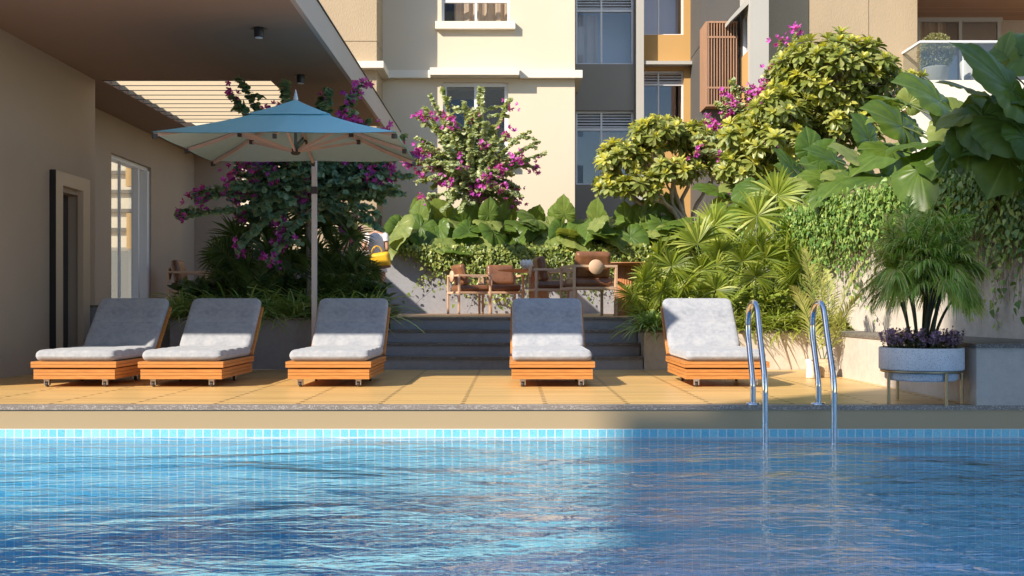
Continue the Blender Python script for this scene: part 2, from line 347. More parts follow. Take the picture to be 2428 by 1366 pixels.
L['flower'] = leafmat('magenta_petal', [(0.38,0.03,0.38), (0.55,0.07,0.54), (0.70,0.18,0.68)], 0.35, 0.7)
L['ros'] = leafmat('rosette_leaf', [(0.15,0.19,0.04), (0.27,0.31,0.08), (0.42,0.43,0.18)], 0.3, 0.38)
L['young'] = leafmat('young_leaf', [(0.46,0.46,0.06), (0.58,0.55,0.12), (0.46,0.48,0.18)], 0.35, 0.4)
L['ear'] = leafmat('elephant_ear_leaf', [(0.06,0.12,0.02), (0.12,0.19,0.035), (0.27,0.31,0.10)], 0.3, 0.36, veins=True, spec=0.3)
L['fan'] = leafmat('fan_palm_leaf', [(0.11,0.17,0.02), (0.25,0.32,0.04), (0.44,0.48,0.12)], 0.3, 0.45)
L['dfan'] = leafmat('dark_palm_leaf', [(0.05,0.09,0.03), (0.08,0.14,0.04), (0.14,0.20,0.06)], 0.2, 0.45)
L['grass'] = leafmat('strap_leaf', [(0.14,0.20,0.02), (0.26,0.32,0.05), (0.42,0.44,0.14)], 0.3, 0.42)
L['dgrass'] = leafmat('dark_strap_leaf', [(0.20,0.32,0.10), (0.30,0.44,0.14), (0.46,0.56,0.24)], 0.25, 0.42)
L['areca'] = leafmat('areca_leaf', [(0.30,0.33,0.10), (0.42,0.44,0.15), (0.52,0.52,0.22)], 0.3, 0.45)
L['potp'] = leafmat('potted_palm_leaf', [(0.20,0.35,0.04), (0.31,0.47,0.07), (0.46,0.58,0.13), (0.74,0.60,0.30)], 0.3, 0.4)
L['ivy'] = leafmat('ivy_leaf', [(0.08,0.13,0.02), (0.20,0.27,0.05), (0.46,0.48,0.14)], 0.25, 0.4)
L['ivyr'] = leafmat('heart_ivy_leaf', [(0.08,0.18,0.04), (0.18,0.31,0.07), (0.40,0.49,0.16)], 0.25, 0.4)
L['herb'] = leafmat('herb_leaf', [(0.06,0.08,0.04), (0.10,0.13,0.07)], 0.2, 0.6)
L['purple'] = leafmat('purple_petal', [(0.34,0.20,0.42), (0.50,0.32,0.58), (0.42,0.27,0.45)], 0.3, 0.7)
L['topi'] = leafmat('topiary_leaf', [(0.16,0.17,0.07), (0.30,0.28,0.14)], 0.25, 0.5)
#PART2
def wall_holes(mb, mp, u0, u1, v0, v1, t, holes=(), mi=0):
    """mp(u, v, d) -> xyz ; d = 0 front, t back"""
    us = sorted({u0, u1, *[h[0] for h in holes], *[h[1] for h in holes]}); vs = sorted({v0, v1, *[h[2] for h in holes], *[h[3] for h in holes]})
    us = [u for u in us if u0 <= u <= u1]; vs = [v for v in vs if v0 <= v <= v1]
    def solid(i, j):
        if i < 0 or j < 0 or i >= len(us) - 1 or j >= len(vs) - 1: return False
        a = (us[i] + us[i+1]) / 2; b = (vs[j] + vs[j+1]) / 2
        return not any(h[0] < a < h[1] and h[2] < b < h[3] for h in holes)
    def q(ps): mb.add([mp(*p) for p in ps], [(0, 1, 2, 3)], mi)
    for i in range(len(us) - 1):
        for j in range(len(vs) - 1):
            if not solid(i, j): continue
            a, b, c, d = us[i], us[i+1], vs[j], vs[j+1]
            q([(a,c,0),(b,c,0),(b,d,0),(a,d,0)]); q([(a,c,t),(a,d,t),(b,d,t),(b,c,t)])
            if not solid(i-1, j): q([(a,c,0),(a,d,0),(a,d,t),(a,c,t)])
            if not solid(i+1, j): q([(b,c,0),(b,c,t),(b,d,t),(b,d,0)])
            if not solid(i, j-1): q([(a,c,0),(a,c,t),(b,c,t),(b,c,0)])
            if not solid(i, j+1): q([(a,d,0),(b,d,0),(b,d,t),(a,d,t)])
    return mb
def fwall(y): return lambda u, v, d: (u, y + d, v)
def struct(name, mb, m): return tag(obj(name, mb, m), kind='structure')

# ================================================================== SETTING
TER = 0.60
ER = 7.80                     # pool far wall plane
WZ = -0.237
mb = MB(); g0 = -1.6
mb.add([(-300,-300,g0),(300,-300,g0),(300,300,g0),(-300,300,g0)], [(0,1,2,3)]); struct('ground', mb, M['ground'])
mb = MB(); mb.add([(-14,-4,-1.235),(14,-4,-1.235),(14,ER,-1.235),(-14,ER,-1.235)], [(0,1,2,3)]); struct('pool_floor', mb, M['tilef'])
mb = MB()
mb.box((-14.3, ER, -1.4), (14.3, ER + 0.3, -0.175)); mb.box((-14.3, -4.3, -1.4), (14.3, -4, -0.03)); mb.box((-14.3, -4, -1.4), (-14, ER, -0.03)); mb.box((14, -4, -1.4), (14.3, ER, -0.03))
struct('pool_wall', mb, M['tilew'])
mb = MB(); mb.box((-14.3, ER + 0.002, -0.1745), (14.3, ER + 0.3, -0.034)); fm = plain('beam_paint', (0.44, 0.33, 0.19), 0.35, var=0.02, scale=0.6, bs_=0); struct('pool_edge_beam', mb, fm)
mb = MB(); mb.box((-14.3, ER - 0.008, -0.0335), (14.3, ER + 0.115, 0.0)); struct('pool_coping', mb, M['granite2'])
mb = MB(); mb.add([(-14,-4,WZ),(14,-4,WZ),(14,ER,WZ),(-14,ER,WZ)], [(0,1,2,3)]); struct('water', mb, M['water'])
mb = MB(); mb.box((-9.5, ER + 0.135, -0.09), (3.5, 12.24, 0.0)); struct('pool_deck', mb, M['deck'])
mb = MB(); mb.box((-14.3, ER + 0.3, -0.3), (14.3, 13.2, -0.095)); struct('deck_base', mb, M['conc'])
mb = MB(); mb.box((-40, -40, -0.3), (40, -4.3, -0.03)); mb.box((-40, -4.3, -0.3), (-14.3, 13.2, -0.03)); mb.box((14.3, -4.3, -0.3), (40, 13.2, -0.03)); struct('pool_surround', mb, M['ground'])
# steps
mb = MB(); mg = MB()
for k in range(4):
    y = 12.25 + 0.3 * k; z0 = 0.15 * k; z1 = 0.15 * (k + 1)
    mb.box((-1.52, y, z0), (1.52, y + 0.3 if k < 3 else y + 0.2, z1 - 0.03))
    mg.box((-1.52, y - 0.02, z1 - 0.029), (1.52, y + 0.298 if k < 3 else y + 0.12, z1))
st = thing('stairs', 'four wide grey concrete steps with dark granite treads up to the terrace', 'stairs', (0, 12.25, 0))
obj('riser', mb, M['conc'], st); obj('tread', mg, M['granite'], st)
mb = MB(); mb.box((-9, 13.275, 0.45), (3.1, 20.5, TER)); struct('terrace_deck', mb, M['deck2'])
# garden soil levels
mb = MB(); mb.box((-6.0, 20.82, 0), (20, 32, 1.80)); mb.box((4.6, 7.6, 0), (20, 20.8, 1.80)); struct('garden_soil', mb, M['soil'])

# ---------------- planters and retaining walls
def planter(name, label, x0, x1, y0, y1, h, mat, t=0.12, cat='planter', cop=0.028):
    p = thing(name, label, cat, ((x0+x1)/2, y0, 0))
    mb = MB(); mb.box((x0, y0, 0), (x1, y0 + t, h - cop)); mb.box((x0, y0 + t, 0), (x0 + t, y1, h - cop)); mb.box((x1 - t, y0 + t, 0), (x1, y1, h - cop))
    obj('wall', mb, mat, p)
    mb = MB(); e = 0.012; mb.box((x0 - e, y0 - e, h - cop + .001), (x1 + e, y0 + t + e, h)); mb.box((x0 - e, y0 + t + e, h - cop + .001), (x0 + t + e, y1, h)); mb.box((x1 - t - e, y0 + t + e, h - cop + .001), (x1 + e, y1, h))
    obj('coping', mb, M['granite'], p)
    mb = MB(); mb.box((x0 + t, y0 + t, 0), (x1 - t, y1, h - 0.05)); obj('soil', mb, M['soil'], p); return p
planter('planter', 'dark grey concrete planter under the bougainvillea, left of the steps', X(403,12.25), -1.535, 12.25, 14.1, 0.60, M['conc'])
planter('planter', 'concrete planter full of fan palms, right of the steps', 1.535, 3.43, 12.25, 15.6, 0.455, M['conc_lit'])
mb = MB(); mb.box((-5.19, 12.95, 0), (X(403,12.25) - 0.02, 13.2, 0.72)); w_ = thing('parapet_wall', 'low dark wall behind the two leftmost loungers', 'wall', (-4.6, 12.95, 0)); obj('wall', mb, M['conc'], w_)
mb = MB(); mb.box((-5.19, 12.93, 0.721), (X(403,12.25) - 0.02, 13.22, 0.75)); obj('coping', mb, M['granite'], w_)
# right ledge + end block
rl = thing('ledge', 'low pale concrete seat ledge with granite top running along the right of the deck', 'wall', (3.4, 9, 0))
mb = MB(); mb.box((3.432, 7.79, 0), (5.6, 12.24, 0.425)); mb.box((5.6, 7.79, 0), (14, 12, 0.425)); obj('wall', mb, M['conc_lit'], rl)
mb = MB(); mb.box((3.42, 7.775, 0.4255), (14, 12.23, 0.455)); obj('coping', mb, M['granite'], rl)
# tall curved wall on the right
cp = [(4.75,6.2),(4.62,7.2),(4.45,8.2),(4.28,9.3),(4.15,10.4),(4.02,11.5),(3.92,12.6),(3.82,14.0),(3.75,16.0),(3.72,18.5),(3.72,20.49)]
def dens(P, n=8):
    P = np.array(P, float); out = []
    for i in range(len(P) - 1):
        for k in range(n): out.append(P[i] + (P[i+1] - P[i]) * k / n)
    out.append(P[-1]); out = np.array(out)
    for _ in range(6): out[1:-1] = (out[:-2] + out[1:-1] * 2 + out[2:]) / 4
    return out
CP = dens(cp, 6); TOPR = 1.90
def strip(mb, path, z0, z1, t):
    n = len(path); v = []
    for x, y in path: v += [(x, y, z0), (x, y, z1), (x + t, y, z1), (x + t, y, z0)]
    f = []
    for i in range(n - 1):
        for k in range(4): f.append((i*4+k, i*4+(k+1)%4, (i+1)*4+(k+1)%4, (i+1)*4+k))
    f += [(0,1,2,3), tuple((n-1)*4+k for k in (3,2,1,0))]
    mb.add(v, f, smooth=False); return mb
tag(obj('retaining_wall', strip(MB(), CP, 0.05, TOPR, 0.3), M['conc_lit']), 'tall pale retaining wall curving behind the potted palm, ivy spilling over it', 'wall')
bw = thing('retaining_wall', 'grey concrete retaining wall behind the dining chairs, ivy over its top', 'wall', (0, 20.5, TER))
mb = MB(); mb.box((X(540,20.5), 20.5, 0.45), (3.70, 20.8, 1.79)); obj('wall', mb, M['conc'], bw)
mb = MB(); mb.box((X(540,20.5), 20.48, 1.7905), (X(1000,20.5), 20.82, 1.82)); obj('coping', mb, M['granite'], bw)
mb = MB(); 
mb.box((X(925,20.2), 20.15, TER + .16), (X(943,20.2), 20.49, TER + .19)); mb.box((X(925,20.2), 20.15, TER + .04), (X(943,20.2), 20.49, TER + .07)); obj('step', mb, M['granite'], bw)

# ---------------- pavilion on the left
RZ = 3.557
pv = thing('pavilion', 'taupe rendered pavilion with overhanging flat roof and louvred roof opening on the left', 'pavilion', (-5.5, 12, 0))
mb = MB()
dz = Z(403, 11.86)
mpx = lambda x0: (lambda u, v, d: (x0 - d, u, v))
wall_holes(mb, mpx(-5.2), 9.35, 13.15, 0, RZ, 0.72, [(12.02, 12.66, -0.01, 2.06)])
wall_holes(mb, mpx(-5.92), 13.151, 19.95, 0, RZ, 0.3, [(15.58, 17.30, 0.62, Z(362,15.58))])
obj('wall', mb, M['taupe'], pv)
mb = MB(); mb.box((-5.919, 19.65, 0.45), (-5.17, 19.94, RZ)); obj('wall', mb, M['taupe'], pv)
# roof slab pieces (soffit), opening x -5.1..-3.02, y 13.15..18.5
mb = MB(); zt = RZ + 0.11
ox0, ox1, oy0, oy1 = -5.12, -3.02, 13.15, 16.5
mb.box((-12, 7.75, RZ), (-2.05, oy0, zt)); mb.box((-12, oy0, RZ), (ox0, oy1, zt)); mb.box((ox1, oy0, RZ), (-2.05, oy1, zt)); mb.box((-12, oy1, RZ), (ox0, 20.1, zt))
obj('roof', mb, M['soffit'], pv)
mb = MB(); mb.box((-2.049, 7.75, RZ - 0.001), (-2.0, 18.9, RZ + 0.31)); obj('fascia', mb, M['fascia'], pv)
mb = MB(); mb.box((-2.052, 7.74, RZ + 0.3105), (-1.985, 18.91, RZ + 0.322)); obj('flashing', mb, M['dark'], pv)
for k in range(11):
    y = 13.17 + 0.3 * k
    mb = MB(); mb.box((ox0 + 0.002, y, RZ + 0.004), (ox1 - 0.002, y + 0.018, zt + 0.012)); sl_ = obj('slat', mb, M['slat'], pv); obj('shade_strip', MB().box((ox0 + .003, y - .002, RZ - .003), (ox1 - .003, y + .024, RZ + .0035)), M['dark'], sl_)  # dark strip paints shade onto the underside of each slat
# door in wall 1
mb = MB(); fx = -5.2
y0, y1, zt_ = 11.86, 12.82, Z(403, 11.86)
iy0, iy1, iz = 12.05, 12.62, Z(440, 12.05)
mb.box((fx, y0, 0.002), (fx + 0.07, iy0, zt_)); mb.box((fx, iy1, 0.002), (fx + 0.07, y1, zt_)); mb.box((fx, iy0, iz), (fx + 0.07, iy1, zt_))
metal = plain('brushed_door_metal', (0.10, 0.092, 0.09), 0.5, 0.5, var=0.12, scale=5, fine=200, stretch=(1,1,0.25))
dr = obj('door', MB().box((fx - 0.17, 12.0, 0.001), (fx - 0.13, 12.68, 2.08)), metal, pv)
obj('frame', mb, plain('door_surround', (0.55, 0.43, 0.31), 0.5, var=0.03), dr)
obj('door_jamb', MB().box((fx + 0.0, y0 - 0.008, 0.002), (fx + 0.072, y0 - 0.0005, zt_ + 0.004)), M['black'], dr)
# window in wall 2
wx = -5.92; wy0, wy1, wz0, wz1 = 15.58, 17.30, 0.62, Z(362,15.58)
wn = obj('window', MB().box((wx - 0.16, wy0, wz0), (wx - 0.15, wy1, wz1)), M['cglass'], pv)
mb = MB(); mb.box((wx - 0.2, wy0, wz1 - 0.06), (wx - 0.06, wy1, wz1)); mb.box((wx - 0.2, wy1 - 0.1, wz0), (wx - 0.03, wy1, wz1 - 0.06)); mb.box((wx - 0.2, wy0, wz0), (wx - 0.06, wy0 + 0.05, wz1 - 0.06))
mb.box((wx - 0.17, 16.28, wz0), (wx - 0.13, 16.31, wz1 - 0.06)); mb.box((wx - 0.19, 16.92, wz0), (wx - 0.08, 16.98, wz1 - 0.06)); mb.box((wx - 0.2, wy0 + 0.05, wz0), (wx - 0.06, wy1 - 0.1, wz0 + 0.05)); obj('frame', mb, M['white'], wn)
# ceiling lights
def clight(px, py, label):
    D = F * (RZ - EYE) / (HY - py); c = (X(px, D), D, RZ); t = thing('ceiling_light', label, 'light', c, group='black downlights under the pavilion roof')
    obj('housing', MB().lathe([(0.001,-0.10),(0.048,-0.10),(0.05,-0.095),(0.05,-0.02),(0.0501,0.0)], c, 24), M['black'], t)
    obj('lens', MB().lathe([(0.001,-0.106),(0.036,-0.105),(0.04,-0.1005)], c, 24), M['white'], t)
    for s in (-1, 1): obj('bracket', MB().box((c[0] + s*0.045, c[1] - 0.012, RZ - 0.022), (c[0] + s*0.078, c[1] + 0.012, RZ - 0.006)), M['brass'], t)
clight(614, 66, 'small black cylinder downlight on the bare soffit, nearer and larger one'); clight(713, 178, 'small black downlight on the soffit just above the umbrella tip')

# ---------------- apartment building
def bwin(parent, px0, px1, py0, py1, D, muls=(), louv=None, rec=0.14, glass='rglass', fr=0.05, back='interior', frame='white'):
    x0, x1, z1, z0 = X(px0, D), X(px1, D), Z(py0, D), Z(py1, D)
    y = D + rec; gz1 = z1
    wn = None
    if louv: gz1 = Z(louv, D)
    wn = obj('window', MB().box((x0, y + 0.02, z0), (x1, y + 0.03, gz1)), M[glass], parent)
    mb = MB(); f = fr
    mb.box((x0, y - .02, z0), (x0 + f, y + 0.05, z1)); mb.box((x1 - f, y - .02, z0), (x1, y + 0.05, z1)); mb.box((x0 + f, y - .02, z0), (x1 - f, y + 0.05, z0 + f)); mb.box((x0 + f, y - .02, z1 - f), (x1 - f, y + 0.05, z1))
    for m_ in muls: mb.box((X(m_, D) - f * .45, y - .015, z0 + f), (X(m_, D) + f * .45, y + 0.045, z1 - f))
    if louv: mb.box((x0 + f, y - .018, gz1 - f * .6), (x1 - f, y + 0.048, gz1 + f * .6))
    obj('frame', mb, M[frame], wn)
    if louv:
        mb = MB(); zz = gz1 + f * 0.6 + 0.03
        while zz < z1 - f - 0.02:
            mb.add([(x0 + f, y + 0.0, zz - .012), (x1 - f, y + 0.0, zz - .012), (x1 - f, y + 0.05, zz + .030), (x0 + f, y + 0.05, zz + .030), (x0 + f, y + 0.0, zz - .004), (x1 - f, y + 0.0, zz - .004), (x1 - f, y + 0.05, zz + .038), (x0 + f, y + 0.05, zz + .038)], [(0,1,2,3),(7,6,5,4),(0,4,5,1),(3,2,6,7),(0,3,7,4),(1,5,6,2)]); zz += 0.068
        obj('louvre', mb, M['white'], wn)
    obj('interior', MB().box((x0 + .001, y + 0.75, z0), (x1 - .001, y + 0.8, z1)), M[back], wn)
    return wn
def curtain(parent, x0, x1, z0, z1, y, amp=0.04, k=26):
    n = int((x1 - x0) * 60); v = []; 
    for i in range(n + 1):
        x = x0 + (x1 - x0) * i / n; yy = y + amp * math.sin(x * k) + amp * .4 * math.sin(x * k * 2.3 + 1)
        v += [(x, yy, z0), (x, yy, z1)]
    mb = MB().add(v, [(2*i, 2*i+2, 2*i+3, 2*i+1) for i in range(n)], smooth=True); return obj('curtain', mb, M['curtain'], parent)
BZ0, BZ1 = 1.5, 15.0
D1 = 24.0
bd = thing('apartment_building', 'cream apartment wing with ivory ledges, behind the purple flowering bougainvillea', 'building', (X(1130, D1), D1, BZ0))
H1 = (X(1050,D1), X(1205,D1), Z(395,D1), Z(195,D1)); H2 = (X(1047,D1), X(1209,D1), Z(55,D1), Z(-160,D1)); H3 = (X(1047,D1), X(1209,D1), Z(-285,D1), Z(-480,D1))
mb = MB(); wall_holes(mb, fwall(D1), X(896,D1), X(1363,D1), BZ0, BZ1, 1.6, [H1, H2]); obj('wall', mb, M['cream'], bd)
w1 = bwin(bd, 1050, 1205, 195, 395, D1, (1128,), rec=0.12, fr=0.085, glass='rglass'); 
w2 = bwin(bd, 1047, 1209, -160, 55, D1, (1128,), rec=0.10, fr=0.055, glass='glass')
obj('transom', MB().box((H2[0] + .06, D1 + .075, Z(4, D1)), (H2[1] - .06, D1 + .15, Z(-6, D1))), M['white'], w2)
curtain(w2, X(1075,D1), X(1207,D1), H2[2] + .02, H2[3], D1 + 0.4)
obj('window_sill', MB().box((X(1033,D1), D1 - 0.14, Z(72,D1)), (X(1222,D1), D1, Z(54,D1))), M['trim'], bd, bevel=0.006)
obj('window_sill', MB().box((X(1033,D1), D1 - 0.14, Z(399,D1)), (X(1222,D1), D1, Z(388,D1))), M['trim'], bd, bevel=0.006)
mb = MB(); mb.box((X(905,D1), D1 - 0.17, Z(188,D1)), (X(1022,D1)-.002, D1, Z(170,D1))); mb.box((X(1232,D1), D1 - 0.17, Z(188,D1)), (X(1380,D1), D1, Z(170,D1))); mb.box((X(1363,D1)+.003, D1+.001, Z(188,D1)), (X(1380,D1), 25.48, Z(170,D1)))
mb.box((X(1022,D1), D1 - 0.34, Z(185,D1)), (X(1231,D1), D1, Z(168,D1))); obj('cornice', mb, M['trim'], bd)
# tan wing
D2 = 22.95
tb = thing('apartment_building', 'tan textured apartment wing partly hidden by the pavilion roof', 'building', (X(800, D2), D2, BZ0))
mb = MB(); xl, xr = X(655, D2), X(893, D2); zg = Z(98, D2)
mb.box((xl, D2, BZ0), (xr, 25.6, zg - 0.008)); mb.box((xl, D2, zg + 0.008), (xr, 25.6, BZ1)); mb.box((xl+.02, D2 + 0.02, zg - 0.0075), (xr - 0.02, 25.59, zg + 0.0075)); obj('wall', mb, M['tan'], tb)
mb = MB(); mb.box((xl, D2 - 0.22, Z(166,D2)), (X(912,D2), D2, Z(150,D2))); mb.box((xr + .001, D2+.001, Z(166,D2)), (X(912,D2), D1 - 0.175, Z(150,D2))); obj('cornice', mb, M['trim'], tb)
# grey and ochre bays
D3 = 25.5
gb = thing('apartment_building', 'grey bay with tall louvred windows between cream wing and ochre bay', 'building', (X(1440, D3), D3, BZ0))
Hs = [(X(1365,D3), X(1503,D3), Z(152,D3), Z(-30,D3)), (X(1365,D3), X(1503,D3), Z(438,D3), Z(262,D3))]
mb = MB(); wall_holes(mb, fwall(D3), 1.44, X(1505,D3), BZ0, BZ1, 1.2, Hs); obj('wall', mb, M['greyp'], gb)
wA = bwin(gb, 1365, 1503, -30, 152, D3, (1427,), louv=22, fr=0.05, glass='glass', back='sky_tone'); wB = bwin(gb, 1365, 1503, 262, 438, D3, (1427,), louv=305, fr=0.05, glass='glass')  # upper window: pale back panel paints in the sky reflection
curtain(wB, X(1425,D3), X(1495,D3), Hs[1][2] + .03, Z(306,D3), D3 + 0.5); curtain(wA, X(1370,D3), X(1420,D3), Hs[0][2] + .03, Z(22,D3), D3 + 0.5)
obj('pilaster', MB().box((X(1506,D3), D3 - 0.3, BZ0), (X(1523,D3), D3 + 0.5, BZ1)), M['lgrey'], gb)
ob = thing('apartment_building', 'ochre painted bay with two stacked windows and a thin ledge', 'building', (X(1580, D3), D3, BZ0))
Hs = [(X(1525,D3), X(1622,D3), Z(82,D3), Z(-90,D3)), (X(1525,D3), X(1622,D3), Z(330,D3), Z(166,D3))]
mb = MB(); wall_holes(mb, fwall(D3 + .02), X(1524,D3), X(1660,D3), BZ0, BZ1, 1.2, Hs); obj('wall', mb, M['ochre'], ob)
bwin(ob, 1525, 1622, -90, 82, D3 + .02, (1563,), fr=0.04, glass='glass', back='sky_tone'); bwin(ob, 1525, 1622, 166, 330, D3 + .02, (1563,), louv=198, fr=0.04, glass='glass')  # upper pane backed by the same painted sky tone
obj('ledge', MB().box((X(1524,D3)+.002, D3 - 0.25, Z(158,D3)), (X(1637,D3), D3 + .019, Z(150,D3))), M['lgrey'], ob)
# dark block with lattice
D4 = 23.5
db = thing('apartment_building', 'charcoal block carrying the timber lattice screen', 'building', (X(1710, D4), D4, BZ0))
xa = X(1673.5, D4); mb = MB()
for a, b in ((BZ0, Z(90,D4) - .01), (Z(90,D4) + .01, BZ1)): mb.box((xa, D4, a), (5.6, 26.4, b))
mb.box((xa + .02, D4 + .02, Z(90,D4) - .0095), (5.58, 26.3, Z(90,D4) + .0095)); obj('wall', mb, M['dark'], db)
ls = obj('lattice_screen', MB().box((4.26, D4 - 0.33, Z(50, D4 - .35)), (4.30, D4 + 0.42, Z(252, D4 - .35))), M['lattice'], db)
mb = MB(); lx0, lx1 = 4.301, 4.96; lz0, lz1 = Z(252, D4 - .35), Z(50, D4 - .35); ly = D4 - 0.35
for zz in (lz0 + .0, Z(210, ly), Z(90, ly), lz1 - .04): mb.box((lx0, ly, zz), (lx1, ly + 0.04, zz + .04))
nb = 11
for k in range(nb): xx = lx0 + 0.01 + (lx1 - lx0 - .05) * k / (nb - 1); mb.box((xx, ly + .005, lz0 + .041), (xx + .021, ly + 0.035, lz1 - .041))
mb.box((lx0, ly + .041, lz1 - .04), (lx1, D4 - .001, lz1)); mb.box((lx0, ly + .041, lz0), (lx1, D4 - .001, lz0 + .04)); obj('slat', mb, M['lattice'], ls)
# projecting pilaster block
D5 = 22.5
pb = thing('apartment_building', 'narrow grey stair fin with a concrete hood beside the lattice screen', 'building', (5.3, D5, BZ0))
mb = MB(); wall_holes(mb, lambda u, v, d: (5.08 + d, u, v), D5, D4 - .001, BZ0, BZ1, 0.40, [(22.75, 23.3, Z(128, 23), Z(40, 23))]); obj('wall', mb, M['lgrey'], pb)
wq = obj('window', MB().box((5.16, 22.75, Z(128,23)), (5.17, 23.3, Z(40,23))), M['rglass'], pb)
mb = MB(); mb.box((5.10, 22.75, Z(128,23)), (5.2, 22.8, Z(40,23))); mb.box((5.10, 23.25, Z(128,23)), (5.2, 23.3, Z(40,23))); mb.box((5.10, 22.8, Z(128,23)), (5.2, 23.25, Z(124,23))); obj('frame', mb, M['white'], wq)
obj('panel', MB().box((5.065, 22.7, BZ0), (5.079, 23.35, Z(130,23))), M['ochre'], pb)
mb = MB(); a, b = Z(45, 22.6), Z(-5, 22.6)
mb.add([(4.68,22.62,a-.05),(5.078,22.62,a+.33),(5.078,23.45,a+.33),(4.68,23.45,a-.05),(4.68,22.62,a+.03),(5.078,22.62,a+.47),(5.078,23.45,a+.47),(4.68,23.45,a+.03)], [(0,3,2,1),(4,5,6,7),(0,1,5,4),(1,2,6,5),(2,3,7,6),(3,0,4,7)]); obj('hood', mb, M['lgrey'], pb)
# right tan wing and balcony
D6 = 23.45
rb = thing('apartment_building', 'tan panelled wall behind the rounded yellow-green tree, with balcony at its right', 'building', (7.5, D6, BZ0))
xs = [5.483, X(1918,D6), X(2060,D6), X(2175,D6)]; mb = MB(); zg = Z(217, D6)
for i in range(3):
    for a, b in ((BZ0, zg - .008), (zg + .008, BZ1)): mb.box((xs[i] + .008, D6, a), (xs[i+1] - .008 * (i < 2), 27, b))
mb.box((5.5, D6 + .02, BZ0), (xs[3] - .02, 26.9, BZ1)); obj('wall', mb, M['tan'], rb)
DB = 22.4; bx0 = 8.70; bz = Z(190, DB)
mb = MB(); mb.box((bx0 - .06, DB, bz - .48), (17, D6 - .001, bz)); mb.box((xs[3] + .001, D6, bz - .48), (17, 27, bz)); mb.box((bx0 - .06, DB + .3, BZ0), (17, DB + .6, bz - .481)); bal = obj('balcony', mb, M['trim'], rb)
mb = MB(); mb.box((bx0, DB + .04, bz), (17, DB + .055, bz + .8)); mb.box((bx0, DB + .056, bz), (bx0 + .015, D6 - .002, bz + .8)); obj('railing_glass', mb, M['cglass'], bal)
mb = MB(); mb.box((bx0 - .03, DB + .01, bz + .801), (17, DB + .085, bz + .845)); mb.box((bx0 - .03, DB + .086, bz + .801), (bx0 + .045, D6 - .002, bz + .845)); 
for px in (2284,): mb.box((X(px, DB), DB + .035, bz), (X(px, DB) + .02, DB + .04, bz + .8))
obj('handrail', mb, M['white'], bal)
DR = 26.0; sz = Z(40, DR)
mb = MB(); mb.box((xs[3] + .001, DR + .3, bz), (17, DR + .6, sz)); obj('back_wall', mb, M['taupe'], rb)
mb = MB()
y = D6 - .6
obj('balcony_ceiling', MB().box((xs[3] - .0, DB - .2, sz), (17, 27, sz + .3)), decking('ceiling_timber', (0.33, 0.16, 0.08), 0.16, 40), rb)
wb = obj('sliding_door', MB().box((xs[3] + .05, DR + .1, bz), (X(2372,DR), DR + .11, sz - .03)), M['glass'], rb)
mb = MB()
for px in (2180, 2280, 2372): mb.box((X(px,DR) - .04, DR + .06, bz), (X(px,DR) + .04, DR + .15, sz - .1))
mb.box((xs[3] + .002, DR + .055, sz - .1), (X(2380,DR), DR + .155, sz - .001)); obj('frame', mb, M['lgrey'], wb)
curtain(wb, xs[3] + .1, X(2250,DR), bz, sz, DR + .2)
# distant banded building on the left
D7 = 30.0
fb = thing('apartment_building', 'far cream block with dark horizontal bands and timber screens, seen through the pavilion window', 'building', (-9, D7, 0))
obj('wall', MB().box((-15, D7, -1), (-4.4, D7 + 4, 14)), M['cream'], fb); obj('base', MB().box((-15, D7 - .05, -1), (-4.4, D7 - .001, Z(587,D7))), M['greyp'], fb)
for py in (410, 455, 500, 545): obj('band', MB().box((-15, D7 - .12, Z(py + 4, D7)), (-4.4, D7 - .001, Z(py - 4, D7))), M['dark'], fb)
for (a, b, c, d) in ((307, 328, 400, 440), (309, 328, 512, 587), (618, 656, 372, 402)):
    mb = MB(); x0, x1 = X(a, D7), X(b, D7); n = 6
    for k in range(n): xx = x0 + (x1 - x0 - .04) * k / (n - 1); mb.box((xx, D7 - .3, Z(d,D7)), (xx + .04, D7 - .13, Z(c,D7)))
    mb.box((x0, D7 - .3, Z(c,D7)), (x1, D7 - .13, Z(c,D7) + .05)); mb.box((x0, D7 - .3, Z(d,D7) - .05), (x1, D7 - .13, Z(d,D7))); obj('timber_screen', mb, M['ochre'], fb)
# unseen stepped blocks behind the camera, added and shaped to cast the pool shadows
oc = thing('apartment_building', 'unseen tall stepped shadow blocker added across the pool opposite the loungers', 'building', (-15, -9, 0))
mb = MB(); yb = -8.0; za = 16.2; Lx = 34; s = 0.085
mb.add([(-18.1,yb,-.03),(-18.1-Lx,yb-Lx*s,-.03),(-18.1-Lx,yb-Lx*s-9,-.03),(-18.1,yb-9,-.03),(-18.1,yb,za),(-18.1-Lx,yb-Lx*s,za),(-18.1-Lx,yb-Lx*s-9,za),(-18.1,yb-9,za)], [(0,1,2,3),(7,6,5,4),(0,4,5,1),(1,5,6,2),(2,6,7,3),(3,7,4,0)])
mb.box((-18.099, yb - 9, -.03), (-17.45, yb, 16.62)); mb.box((-17.449, yb - 9, -.03), (2, yb, 24)); obj('wall', mb, M['cream'], oc)
for fl in range(6):
    for k in range(7):
        x = -15.5 + k * 3.0; z = 1.0 + fl * 3.1; obj('window', MB().box((x, yb + .001, z), (x + 1.5, yb + .04, z + 1.5)), M['rglass'], oc)  # window panes only dress the added shadow blocks
